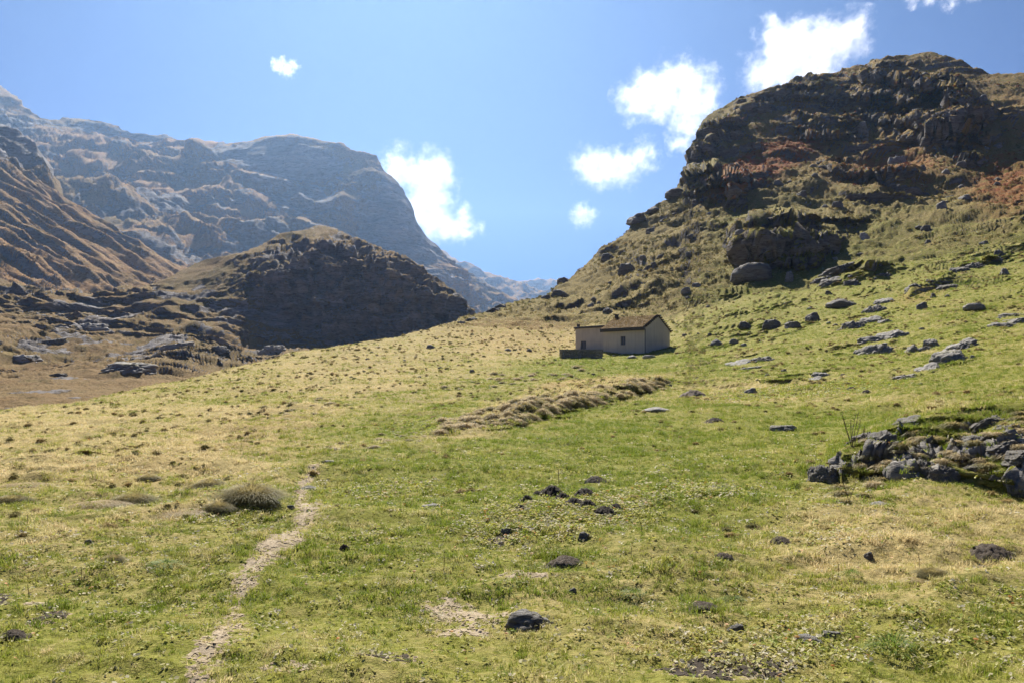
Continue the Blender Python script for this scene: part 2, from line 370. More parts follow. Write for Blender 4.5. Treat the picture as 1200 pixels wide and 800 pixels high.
# the near outcrop knoll and the stream bank (their own local wobble)
def bank(x0, x1, bottom, top, lean, edge, bench, rock, edge2=None):
    global D, CL
    wl = fbm(P0 * 0.9, 3, 21); yy = py + wl * 4
    b = line(bottom, px); t_ = line(top, px)
    e2 = edge2 or edge
    w = sst(x0 - edge, x0 + edge, px) * (1 - sst(x1 - e2, x1 + e2, px)) * (yy < b) * sst(t_ - bench, t_, yy)
    db = MF(px, b - (yy - py)); Dn = db + (D0 - db) * lean
    D = D + (np.minimum(Dn, D) - D) * w
    if rock: CL = np.maximum(CL, w * rock)
    return w * sst(t_ + 2, t_ + 15, yy)
OUTW = bank(975, 1330, [(950, 562), (1010, 564), (1100, 570), (1300, 585)], [(950, 540), (985, 530), (1010, 520), (1040, 505), (1090, 488), (1200, 474), (1300, 468)], 0.20, 14, 20, 0.0, 110)
bank(575, 775, [(520, 516), (600, 506), (680, 484), (740, 468), (785, 456)], [(520, 500), (600, 482), (680, 462), (740, 450), (785, 447)], 0.34, 38, 12, 0.0)
bank(0, 180, [(-60, 560), (100, 540), (180, 521)], [(-60, 551), (100, 531), (180, 516)], 0.35, 30, 6, 0.0)
P = to_world(px, py, D)
# back slopes past the crest
G = P.reshape(NR, NC, 3)
base = NR_LOW + NR_VIS - 1
for k in range(1, NR_BACK + 1):
    q = (k / NR_BACK) ** 2; g = G[base].copy(); dd = D.reshape(NR, NC)[base]
    run = dd * 0.5 * q + dd * 0.004 * k
    G[base + k] = g + np.stack([g[:, 0] / dd * run, run, -0.10 * run - 0.35 * run * q], -1)
P = G.reshape(-1, 3)
Nn = normals(P, NR, NC)
# relief
d_ = np.maximum(P[:, 1], 1.0); foot = d_ / FPX * 1.3
amp = 0.0
dryz = (0.95 * (1 - sst(220, 460, px)) * sst(470, 480, py) * (1 - sst(545, 590, py))
        + 0.5 * sst(26, 50, d_) * (1 - sst(380, 560, px)) + 0.35 * ell(px, py, 460, 430, 150, 45) + 0.75 * ell(px, py, 610, 393, 110, 28) + 0.5 * ell(px, py, 900, 462, 120, 16)
        + 0.55 * ell(px, py, 1120, 640, 170, 75) + 0.9 * ell(px, py, 715, 447, 85, 7, -0.14) + 0.7 * ell(px, py, 610, 482, 110, 16, -0.32)
        + 0.3 * ell(px, py, 800, 700, 200, 70) + 0.35 * ell(px, py, 700, 345, 120, 60) + 0.34 * sst(330, 230, py) * sst(90, 140, d_)
        + 0.45 * ell(px, py, 720, 300, 120, 60) + 0.25 * ell(px, py, 30, 640, 150, 60) + 0.45 * ell(px, py, 1090, 478, 60, 12)
        + 0.5 * ell(px, py, 230, 600, 75, 12, -0.25) + 0.5 * ell(px, py, 105, 592, 40, 8, -0.25))
dryz -= 0.55 * ell(px, py, 725, 428, 110, 12) + 0.25 * ell(px, py, 640, 560, 260, 60) + 0.2 * ell(px, py, 950, 500, 160, 30)
dryz = np.clip(0.30 + dryz, 0, 1.2)
tuft = 0.25 + 0.9 * np.clip(dryz, 0, 1)
dz = np.zeros(len(P), np.float32)
for k, (L, a) in enumerate(((17, 0.6), (6, 0.30), (2.4, 0.15), (1.0, 0.058), (0.45, 0.030), (0.2, 0.013))):
    fade = sst(2.0, 4.5, L / foot)
    if L > 5: fade = fade * sst(9, 42, d_)
    n_ = perlin(P / L, 40 + k)
    if L <= 2.5: n_ = 0.45 * n_ + 0.75 * (0.5 - np.abs(perlin(P / L * np.array([0.8, 1.2, 1.2]) + 7.7, 60 + k)) * 1.8)
    dz += n_ * a * fade * (0.55 + 0.9 * tuft * (L < 3)) * (1 + 0.9 * rough_hill)
disp = Nn * 0; disp[:, 2] = dz * (1 - 0.0 * rough_hill)
# cattle terracettes on the sloping pasture to the right
tm = np.nonzero((d_ > 24) & (d_ < 150) & (px > 640) & (py < 470))[0]; pt = P[tm]
for step, run in ((0.55, 2.2), (0.28, 1.1)):
    Lv = (pt[:, 2] - 0.10 * pt[:, 0]) / step + fbm(pt * 0.10, 3, int(step * 100)) * 1.6; t = Lv - np.floor(Lv)
    wgt = np.clip(perlin(pt * np.array([0.06, 0.10, 0.1]), int(step * 70)) * 2.4 + 0.35, 0, 1) * sst(24, 45, pt[:, 1]) * sst(640, 830, px[tm]) * sst(150, 115, pt[:, 1])
    disp[tm, 1] += (sst(0.66, 1.0, t) - t) * run * wgt
    disp[tm, 2] += perlin(pt * np.array([0.5, 1.6, 1.6]), int(step * 31)) * 0.10 * wgt
# craggy hillside relief along the normal
hr_ = rough_hill * sst(0, 1, (P[:, 1] > 90))
hill = np.nonzero(rough_hill > 0.01)[0]
ph = P[hill]; nh = Nn[hill]
big = fbm(ph * 0.030, 3, 70) * 2.6 + fbm(ph * 0.11, 4, 75, 0.55) * 1.05 + fbm(ph * 0.6, 3, 79, 0.6) * 0.30
rid = fbm(ph * np.array([0.05, 0.05, 0.11]) + 3.0, 5, 81, 0.55, True)
clh = CL[hill]
crag = fbm(ph * np.array([0.16, 0.16, 0.30]), 5, 90, 0.58, True)
vert = fbm(ph * np.array([0.35, 0.35, 0.07]), 4, 95, 0.55, True)
edgefix = 1 - 0.55 * sst(0.93, 1.0, ((830 - PY.ravel()[hill]) / (830 - np.interp(px[hill], px_cols, crest))))
tl = ph.copy(); tl[:, 2] += 0.22 * ph[:, 0] + 0.15 * ph[:, 1]
bk1, ck1 = blocks(tl, (5.0, 5.0, 2.6), 151); bk2, ck2 = blocks(tl, (1.9, 1.9, 0.9), 157)
along = (big * (1 - 0.5 * clh) + 0.25 * rid) * edgefix + clh * (crag * 0.6 + vert * 0.4 + bk1 * 1.7 + bk2 * 0.8 - 0.7 * sst(0.10, 0.0, ck1))
# terracettes and ledges: steep risers, flat treads
mask_t = np.clip(fbm(ph * 0.035 + 5, 3, 101) * 1.6 + 0.55, 0, 1) * (1 - 0.45 * clh)
for step, st in ((7.0, 1.0), (2.3, 0.8), (0.9, 0.5)):
    Lv = (ph[:, 2] + 0.12 * ph[:, 0]) / step + fbm(ph * (0.30 / step), 3, int(step * 10)) * 1.1
    t = Lv - np.floor(Lv)
    g = sst(0.60, 1.0, t) - t
    a_ = step * 0.85 * st * mask_t * np.clip(perlin(ph * (0.25 / step), int(step * 7)) * 2 + 0.6, 0, 1)
    disp[hill, 1] += g * a_ * rough_hill[hill]; disp[hill, 0] += 0.35 * g * a_ * rough_hill[hill]
disp[hill] += nh * (along * rough_hill[hill])[:, None]
oc = np.nonzero(OUTW > 0.02)[0]; po = P[oc]; to = po.copy(); to[:, 2] += 0.3 * po[:, 0]; to[:, 0] -= 0.25 * po[:, 2]
o1, oc1 = blocks(to, (0.62, 0.5, 0.55), 171, 0.6); o2, oc2 = blocks(to, (0.20, 0.20, 0.16), 177, 0.6)
patch = sst(-0.02, 0.16, fbm(po * np.array([1.5, 1.2, 1.5]), 3, 181) + 0.45 * o1)
om = sst(0.75, 1.0, OUTW[oc]) * patch
disp[oc] += Nn[oc] * (om * (0.07 + o1 * 0.22 + o2 * 0.09 - 0.09 * sst(0.12, 0.0, oc1) + fbm(po * 7, 3, 186, 0.6) * 0.05) + OUTW[oc] * fbm(po * 1.1, 3, 190) * 0.10)[:, None]
NEARROCK = np.zeros(len(P)); NEARROCK[oc] = om
P = P + disp
Nn = normals(P, NR, NC)
Nn[Nn[:, 2] < -0.9] *= -1
# masks
steep = sst(0.66, 0.40, Nn[:, 2]) * rough_hill
rockm = np.clip(np.maximum(steep * 0.95, CL * 0.9 * sst(0.8, 0.5, Nn[:, 2])), 0, 1)
up = sst(200, 90, py) * sst(600, 900, px) * rough_hill
rockm = np.clip(rockm + 0.25 * up * sst(0.8, 0.55, Nn[:, 2]), 0, 1)
red = (1.1 * ell(px, py, 895, 197, 66, 20, -0.45, 0.5) + 0.75 * ell(px, py, 1180, 222, 45, 30) + 0.5 * ell(px, py, 1040, 200, 70, 22)
       + 0.55 * ell(px, py, 1080, 345, 28, 10, -0.3) + 0.5 * ell(px, py, 1195, 357, 22, 5) + 0.35 * ell(px, py, 610, 395, 80, 18) + 0.6 * ell(px, py, 715, 446, 70, 5, -0.1)
       + 0.3 * sst(260, 150, py) * sst(800, 900, px) + 0.45 * ell(px, py, 250, 520, 160, 22, -0.25) * 0.6)
rockm = np.maximum(rockm, NEARROCK * 0.95 * sst(0.98, 0.85, Nn[:, 2]))
C = np.stack([rockm, dryz, np.clip(red, 0, 1), np.ones_like(red)], -1)
F = grid_faces(NR, NC)
fd = D[F].mean(1)
hs = fd > 118

def cell(pxq, pyq):
    j = np.interp(pxq, px_cols, np.arange(NC)); cr = np.interp(pxq, px_cols, crest)
    i = NR_LOW + (830 - pyq) / (830 - cr) * (NR_VIS - 1) if pyq <= 830 else np.interp(-pyq, -s_low, np.arange(NR_LOW))
    return i, j
PG = P.reshape(NR, NC, 3); NG = Nn.reshape(NR, NC, 3)
def ground(pxq, pyq):
    i, j = cell(pxq, pyq); i0 = int(min(max(i, 0), NR - 2)); j0 = int(min(max(j, 0), NC - 2)); a = i - i0; b = j - j0
    p = (PG[i0, j0] * (1 - b) + PG[i0, j0 + 1] * b) * (1 - a) + (PG[i0 + 1, j0] * (1 - b) + PG[i0 + 1, j0 + 1] * b) * a
    return Vector(p), Vector(NG[i0, j0])

# ------------------------------------------------------------------ path and bare ground, as sheets over the turf
near_sel = np.nonzero(D < 30)[0]
PM = np.zeros(len(P)); 
cpx = [(225, 835), (232, 800), (250, 762), (268, 730), (282, 695), (292, 672), (318, 645), (345, 628), (360, 608), (362, 592), (352, 578), (356, 562), (372, 550), (392, 543)]
cyx, cyy = [b for a, b in cpx][::-1], [a for a, b in cpx][::-1]
wn_ = fbm(P[near_sel] * 2.2, 4, 130, 0.6); wn2 = fbm(P[near_sel] * 13.0, 3, 140, 0.75)
ctr = np.interp(py[near_sel], cyy and cyx, cyy)
hw = np.interp(py[near_sel], [540, 580, 605, 640, 680, 720, 800], [7, 10, 16, 21, 16, 19, 30])
u = np.abs(px[near_sel] - ctr) / hw
strength = np.interp(py[near_sel], [538, 546, 575, 590, 612, 618, 630, 655, 690, 700, 725, 735, 790, 830], [0, .8, .55, 1.25, 1.2, .6, 1.15, 1.05, .95, .55, .75, .9, .55, .5])
pm = strength - u * 0.95 + wn_ * 0.55 + wn2 * 0.75
pm2 = np.maximum.reduce([ell(px[near_sel], py[near_sel], 535, 716, 42, 13, 0.2) * 1.1, ell(px[near_sel], py[near_sel], 575, 722, 40, 6, 0.1) * 0.8, ell(px[near_sel], py[near_sel], 340, 799, 34, 6) * 0.8,
                         ell(px[near_sel], py[near_sel], 540, 742, 30, 8) * .75, ell(px[near_sel], py[near_sel], 45, 712, 22, 5, -0.3) * .9, ell(px[near_sel], py[near_sel], 620, 675, 30, 6) * .7]) 
pm2 = pm2 + (wn_ * 0.5 + wn2 * 0.95) * sst(0.02, 0.3, pm2)
dk = np.maximum.reduce([ell(px[near_sel], py[near_sel], 840, 795, 75, 14) * 1.1, ell(px[near_sel], py[near_sel], 598, 630, 34, 6, -0.2) * 0.9, ell(px[near_sel], py[near_sel], 55, 730, 26, 6, -0.3) * 0.6,
                        ell(px[near_sel], py[near_sel], 450, 790, 40, 9) * 0.8, ell(px[near_sel], py[near_sel], 0, 712, 16, 10) * 0.6]) 
dk = dk + (wn_ * 0.5 + wn2 * 0.95) * sst(0.02, 0.3, dk)
dryz[near_sel] += 0.55 * sst(-0.5, 0.4, pm) + 0.35 * sst(0.1, 0.6, pm2)
PATH = np.zeros(len(P), bool); BARE = PATH.copy(); DARK = PATH.copy()
PATH[near_sel] = pm > 0.58; BARE[near_sel] = pm2 > 0.74; DARK[near_sel] = dk > 0.66
for nm, mk, mat in (('path', PATH, 'path'), ('bare_ground', BARE & ~PATH, 'path'), ('dark_soil_ground', DARK & ~PATH & ~BARE, 'earth')):
    sel = mk[F].sum(1) >= 3
    if sel.any():
        o = link(nm, sub_mesh(nm, P, F, sel, None, 0.004), M[mat]); props(o, kind='structure')
SOILM = np.zeros(len(P)); SOILM[near_sel] = np.maximum.reduce([sst(-0.05, 0.55, pm), sst(0.25, 0.75, pm2), sst(0.25, 0.75, dk)])
C[:, 3] = 1 - SOILM
o = link('meadow', sub_mesh('meadow', P, F, ~hs, C), M['meadow']); props(o, kind='structure')
o = link('hillside', sub_mesh('hillside', P, F, hs, C), M['hill']); props(o, kind='structure')

# the pasture beside and behind the viewpoint
rg = np.concatenate([[0.0], np.geomspace(1.2, 60.0, 40)])
def edge_profile(j):
    e = PG[:NR_LOW + NR_VIS, j]; r = np.hypot(e[:, 0], e[:, 1]); k_ = np.argsort(r); return np.interp(rg, r[k_], e[k_, 2]), math.atan2(e[100, 0], e[100, 1])
zr_, ar_ = edge_profile(NC - 1); zl_, al_ = edge_profile(0)
ang = np.linspace(ar_ - 0.012, 2 * math.pi + al_ + 0.012, 90); f_ = sst(0, 1, np.linspace(0, 1, 90))
Zp = zr_[None] * (1 - f_)[:, None] + zl_[None] * f_[:, None] - 0.003
Vp = np.stack([np.sin(ang)[:, None] * rg[None], np.cos(ang)[:, None] * rg[None], Zp], -1).reshape(-1, 3)
me = np_mesh('pasture', Vp, grid_faces(len(ang), len(rg))[:, ::-1]); set_mask(me, np.tile([0.0, 0.4, 0.0, 1.0], (len(Vp), 1)))
props(link('pasture', me, M['meadow']), kind='structure')
a2 = np.linspace(al_ - 0.01, ar_ + 0.01, 24); r2 = np.linspace(0, 2.2, 6)
Vp = np.stack([np.sin(a2)[:, None] * r2[None], np.cos(a2)[:, None] * r2[None], np.full((24, 6), -0.09)], -1).reshape(-1, 3)
me = np_mesh('pasture', Vp, grid_faces(24, 6)[:, ::-1]); set_mask(me, np.tile([0.0, 0.4, 0.0, 1.0], (len(Vp), 1)))
props(link('pasture', me, M['meadow']), kind='structure')

# ------------------------------------------------------------------ left valley with knoll, mountains
def relief(name, cols, crest_pts, xs, pybot, nvis, nback, mat, shape, sx=30, sy=3, bot_ext=None, rockfun=None):
    x0, x1 = min(cols), max(cols)
    fld = Field(cols, x0 - 10, x1 + 10, -80, 700, sx, sy)
    cr = line(crest_pts, xs); nc = len(xs); nr = nvis + nback
    X = np.tile(xs, (nr, 1)); Y = np.empty((nr, nc)); t = np.linspace(0, 1, nvis)
    Y[:nvis] = pybot + (cr[None] - pybot) * t[:, None]; Y[nvis:] = cr[None]
    d = fld(X.ravel(), Y.ravel()); V = to_world(X.ravel(), Y.ravel(), d)
    Gv = V.reshape(nr, nc, 3); dd = d.reshape(nr, nc)[nvis - 1]
    for k in range(1, nback + 1):
        q = (k / nback) ** 2; g = Gv[nvis - 1]; run = dd * (0.25 * q + 0.004 * k)
        Gv[nvis - 1 + k] = g + np.stack([g[:, 0] / dd * run, run, -0.12 * run - 0.5 * run * q], -1)
    V = Gv.reshape(-1, 3); n = normals(V, nr, nc)
    edge = 1 - 0.6 * sst(0.9, 1.0, np.minimum(np.arange(nr) / (nvis - 1), 1.0))[:, None] * np.ones((1, nc))
    V2, extra = shape(V, n, X.ravel(), Y.ravel(), d, edge.ravel())
    n2 = normals(V2, nr, nc)
    Cc = rockfun(V2, n2, X.ravel(), Y.ravel(), extra)
    me = np_mesh(name, V2, grid_faces(nr, nc)); set_mask(me, Cc)
    o = link(name, me, mat); props(o, kind='structure'); return o

KC = {
 -450: [(520, 70), (485, 110), (450, 170), (420, 220), (380, 280), (340, 350), (300, 420), (0, 900)],
 0:   [(520, 70), (485, 105), (470, 130), (440, 180), (400, 240), (372, 285), (355, 300), (335, 320), (328, 360), (0, 900)],
 120: [(520, 70), (485, 105), (450, 165), (420, 225), (400, 265), (370, 320), (356, 330), (345, 350), (0, 900)],
 220: [(520, 70), (485, 105), (450, 165), (420, 232), (400, 272), (370, 318), (340, 352), (325, 365), (310, 392), (0, 900)],
 300: [(520, 80), (470, 130), (440, 200), (428, 250), (412, 312), (400, 318), (380, 324), (350, 333), (325, 343), (300, 362), (285, 410), (0, 900)],
 375: [(520, 80), (450, 170), (430, 240), (412, 318), (400, 323), (380, 328), (340, 338), (300, 352), (285, 368), (266, 430), (0, 900)],
 450: [(520, 80), (450, 170), (430, 240), (412, 320), (400, 325), (380, 329), (340, 338), (310, 352), (292, 388), (0, 900)],
 520: [(520, 80), (450, 180), (430, 260), (400, 322), (380, 335), (350, 350), (333, 372), (0, 900)],
 720: [(520, 80), (450, 180), (430, 260), (400, 330), (380, 350), (350, 390), (0, 900)],
}
KCREST = [(-450, 305), (-150, 318), (0, 326), (50, 340), (100, 348), (150, 344), (190, 328), (215, 316), (240, 304), (262, 299), (285, 296), (300, 290), (330, 276), (352, 271), (375, 266), (395, 271), (412, 279), (430, 284), (455, 295), (470, 301), (490, 313), (508, 322), (525, 338), (545, 357), (562, 378), (620, 402), (720, 415)]
def k_shape(V, n, X, Y, d, e):
    big = fbm(V * 0.014, 3, 200) * 7 + fbm(V * 0.05, 5, 205, 0.55) * 3.0 + fbm(V * 0.35, 3, 209, 0.55) * 0.5
    face = ell(X, Y, 415, 345, 125, 64, 0.25, 0.35)
    face2 = np.maximum(face, 0.8 * ell(X, Y, 60, 342, 110, 10))
    tl = V.copy(); tl[:, 2] += 0.25 * V[:, 0]; kb, kc = blocks(tl, (9, 9, 12), 216, 0.7); kb2, kc2 = blocks(tl, (3.4, 3.4, 3.0), 218, 0.6)
    crag = fbm(V * np.array([0.10, 0.10, 0.05]), 6, 215, 0.6, True) * 2.2 + kb * 7.0 + kb2 * 2.6
    lay = 0.0
    hum = fbm(V * np.array([0.045, 0.07, 0.07]) + 4, 5, 219, 0.6, True)
    low = sst(330, 352, Y) * (1 - face2) * (1 - 0.6 * sst(425, 455, Y)); big = big * (1 - 0.6 * sst(430, 460, Y))
    off = big * (0.5 + 0.3 * face) * e + crag * face2 * (0.45 + 0.55 * e) + hum * 1.7 * low
    W = V + n * off[:, None]
    Lv = W[:, 2] / 6 + fbm(W * 0.03, 3, 230) * 1.3; t = Lv - np.floor(Lv)
    W[:, 1] += (sst(0.62, 1, t) - t) * 9 * np.clip(perlin(W * 0.02, 233) * 2 + 0.55, 0, 1) * low
    return W, face2
def k_rock(V, n, X, Y, f):
    steep = sst(0.70, 0.45, n[:, 2])
    patch = sst(0.15, 0.5, fbm(V * 0.05, 4, 240) + 0.25 * ell(X, Y, 220, 400, 150, 30))
    r = np.clip(np.maximum(f * sst(0.85, 0.55, n[:, 2]), np.maximum(steep * 0.85, patch * 0.62)), 0, 1)
    dry = np.clip(0.62 + 0.3 * sst(420, 450, Y) + fbm(V * 0.02, 3, 245) * 0.3, 0, 1.1)
    return np.stack([r, dry, np.clip(0.25 + 0.3 * perlin(V * 0.03, 250), 0, 1), np.ones_like(r)], -1)
xk = np.concatenate([np.arange(-450, -40, 8.0), np.arange(-40, 580, 1.35), np.arange(580, 720, 8.0)])
KN = relief('knoll', KC, KCREST, xk, 500, 250, 12, M['valley'], k_shape, 16, 2, None, k_rock)

SC = {-450: [(380, 420), (340, 520), (250, 720), (150, 960), (60, 1200), (0, 1400), (-80, 1700)],
      0: [(380, 480), (345, 560), (300, 690), (250, 840), (200, 1000), (150, 1180), (120, 1400), (0, 2200)],
      100: [(380, 520), (345, 640), (300, 780), (250, 960), (200, 1200), (0, 2400)],
      200: [(380, 600), (345, 760), (318, 900), (300, 1050), (0, 2400)],
      340: [(380, 700), (352, 900), (330, 1100), (0, 2400)]}
SCREST = [(-450, -20), (-200, 60), (-60, 125), (0, 152), (18, 158), (32, 172), (45, 190), (58, 210), (72, 232), (100, 250), (135, 272), (170, 296), (200, 312), (240, 330), (280, 343), (340, 362)]
def s_shape(V, n, X, Y, d, e):
    # gullies running down to the right (fall line), crags near the top
    a = math.radians(-24); U = X * math.cos(a) + (-(Y - 300)) * math.sin(a); Wc = -X * math.sin(a) * 0 + (Y + X * -0.62)
    q = np.stack([Wc * 0.05, U * 0.0022, np.zeros_like(U)], -1)
    gul = fbm(q, 5, 300, 0.6, True) * 9 + fbm(q * 3.1, 3, 306, 0.6) * 5
    top = sst(235, 190, Y - 0.0) * (1 - sst(70, 130, X))
    crag = fbm(V * 0.02, 6, 310, 0.6, True) * 8
    W = V + n * ((gul + fbm(V * 0.02, 4, 320) * 3.5 + crag * top) * e)[:, None]
    return W, top
def s_rock(V, n, X, Y, f):
    steep = sst(0.62, 0.40, n[:, 2])
    r = np.clip(np.maximum(f * 0.75, steep * 0.7) + 0.18 * sst(0.1, 0.5, fbm(V * 0.01, 4, 330)), 0, 1)
    return np.stack([r, np.clip(0.6 + fbm(V * 0.006, 3, 335) * 0.4, 0, 1), 0.25 + 0 * r, np.ones_like(r)], -1)
relief('mountain_spur', SC, SCREST, np.concatenate([np.arange(-450, -30, 8.0), np.arange(-30, 341, 1.4)]), 385, 210, 10, M['mount'], s_shape, 20, 3, None, s_rock)

GC = {-450: [(420, 700), (350, 900), (250, 1500), (150, 2100), (50, 2700), (-80, 3300)],
      0: [(420, 700), (350, 950), (300, 1250), (250, 1560), (200, 1900), (150, 2300), (107, 2700), (0, 3400)],
      100: [(420, 800), (350, 1000), (300, 1300), (250, 1620), (200, 1980), (165, 2300), (137, 2550), (0, 3400)],
      200: [(420, 900), (350, 1150), (320, 1320), (280, 1560), (230, 1850), (190, 2150), (163, 2400), (0, 3400)],
      290: [(420, 1000), (350, 1300), (310, 1500), (260, 1740), (225, 1930), (205, 2010), (180, 2070), (171, 2150), (0, 3200)],
      350: [(420, 1100), (350, 1420), (300, 1640), (250, 1860), (222, 1960), (205, 2000), (180, 2040), (167, 2120), (0, 3200)],
      420: [(420, 1300), (350, 1620), (310, 1780), (280, 1850), (240, 1900), (200, 1990), (181, 2080), (0, 3200)],
      470: [(420, 1500), (350, 1740), (310, 1800), (270, 1840), (240, 1890), (222, 1960), (0, 3200)],
      500: [(420, 1600), (370, 1760), (330, 1850), (300, 1900), (282, 2000), (0, 3200)],
      560: [(420, 1900), (380, 2050), (350, 2250), (325, 2480), (0, 3600)],
      720: [(420, 2300), (380, 2600), (350, 2900), (0, 4200)]}
GCREST = [(-450, -40), (-200, 30), (-60, 82), (0, 106), (12, 116), (22, 124), (35, 130), (48, 137), (65, 141), (80, 138), (105, 137), (125, 142), (140, 148), (165, 158), (185, 160), (200, 163), (208, 167), (235, 170), (265, 174), (275, 172), (300, 169), (320, 167), (345, 166), (385, 169), (400, 174), (412, 179), (428, 184), (440, 185), (447, 191), (453, 204), (462, 213), (472, 222), (480, 236), (486, 250), (489, 264), (497, 276), (510, 288), (520, 298), (538, 310), (555, 322), (575, 337), (600, 352), (720, 380)]
def g_shape(V, n, X, Y, d, e):
    big = fbm(V * np.array([.0022, .0022, .004]), 4, 400, 0.55) * 60
    a = Y + X * -0.42
    q = np.stack([a * 0.03, (X + 0.4 * Y) * 0.008, V[:, 2] * 0.0], -1)
    led = fbm(q, 5, 410, 0.55, True) * 12
    tl = V.copy(); tl[:, 2] += 0.1 * V[:, 0]; mb, mc = blocks(tl, (60, 60, 34), 421, 0.7); mb2, mc2 = blocks(tl, (22, 22, 13), 425, 0.6)
    crag = fbm(V * 0.012, 5, 420, 0.6, True) * 7 + mb * 16 + mb2 * 7
    wall = np.maximum(ell(X, Y, 335, 192, 75, 22, 0.05, 0.4), ell(X, Y, 470, 270, 55, 70, 0.5, 0.4))
    W = V + n * ((big * (1 - 0.6 * wall) + led * (1 - wall) + crag * (1 - 0.4 * wall)) * e)[:, None]
    Lv = W[:, 2] / 55 + X * 0.006 + fbm(W * 0.003, 3, 430) * 1.4; t = Lv - np.floor(Lv)
    W[:, 1] += (sst(0.45, 1, t) - t) * 55 * np.clip(perlin(W * 0.003, 433) * 2 + 0.7, 0, 1) * (1 - wall) * e
    return W, wall
def g_rock(V, n, X, Y, f):
    steep = sst(0.66, 0.40, n[:, 2])
    pale = sst(0.05, 0.5, fbm(V * 0.006, 5, 440, 0.65) + 0.08)
    r = np.clip(np.maximum(np.maximum(f * 0.75, steep * 0.5), pale * 0.6), 0, 1)
    return np.stack([r, np.clip(0.55 + fbm(V * 0.003, 3, 445) * 0.5, 0, 1), np.clip(0.3 + fbm(V * 0.004, 3, 449) * 0.5, 0, 1), np.ones_like(r)], -1)
relief('mountain', GC, GCREST, np.concatenate([np.arange(-450, -30, 8.0), np.arange(-30, 610, 1.4), np.arange(610, 720, 10.0)]), 420, 260, 10, M['mount'], g_shape, 16, 2, None, g_rock)

def simple_rock(V, n, X, Y, f):
    r = np.clip(sst(0.8, 0.5, n[:, 2]) * 0.8 + 0.2, 0, 1)
    return np.stack([r, 0.5 + 0 * r, 0.3 + 0 * r, np.ones_like(r)], -1)
def r_shape(V, n, X, Y, d, e):
    return V + n * (fbm(V * 0.0022, 6, 500, 0.6, True) * 60 * e)[:, None], 0
relief('far_ridge', {400: [(430, 3200), (360, 3700), (300, 4300), (0, 6000)], 800: [(430, 3200), (360, 3800), (330, 4400), (0, 6000)]},
       [(400, 250), (480, 285), (520, 300), (550, 318), (567, 328), (580, 333), (596, 339), (612, 347), (640, 352), (800, 365)], np.arange(420, 780, 2.0), 425, 70, 8, M['mount'], r_shape, 10, 2, None, simple_rock)
relief('far_plateau', {400: [(430, 4800), (360, 5300), (300, 5900), (0, 7500)], 900: [(430, 4800), (360, 5300), (300, 5900), (0, 7500)]},
       [(400, 338), (560, 338), (592, 339), (602, 335), (625, 334), (650, 334), (700, 333), (800, 330), (900, 332)], np.arange(420, 880, 3.0), 425, 50, 8, M['mount'], r_shape, 10, 2, None, simple_rock)

# one sheet under everything, out to the horizon
bm = bmesh.new(); bmesh.ops.create_grid(bm, x_segments=8, y_segments=8, size=1.0)
for v in bm.verts: v.co = Vector((v.co.x * 30000, v.co.y * 30000, -45))
me = bpy.data.meshes.new('ground'); bm.to_mesh(me); bm.free(); set_mask(me, np.tile([0.0, 0.6, 0.2, 1.0], (len(me.vertices), 1)))
props(link('ground', me, M['mount']), kind='structure')

# ------------------------------------------------------------------ haze: the air of the valley
bm = bmesh.new(); bmesh.ops.create_cube(bm, size=1.0)
for v in bm.verts: v.co = Vector((v.co.x * 13000, 3300 + v.co.y * 7400, 700 + v.co.z * 1494))
me = bpy.data.meshes.new('haze'); bm.to_mesh(me); bm.free()
t = NT('haze_air'); pv = t.n('ShaderNodeVolumePrincipled'); pv.inputs['Color'].default_value = (0.40, 0.63, 1.0, 1)
pv.inputs['Density'].default_value = 0.000068; pv.inputs['Anisotropy'].default_value = 0.6
t.l(pv.outputs[0], t.out.inputs['Volume'])
props(link('haze', me, t.m), kind='stuff')

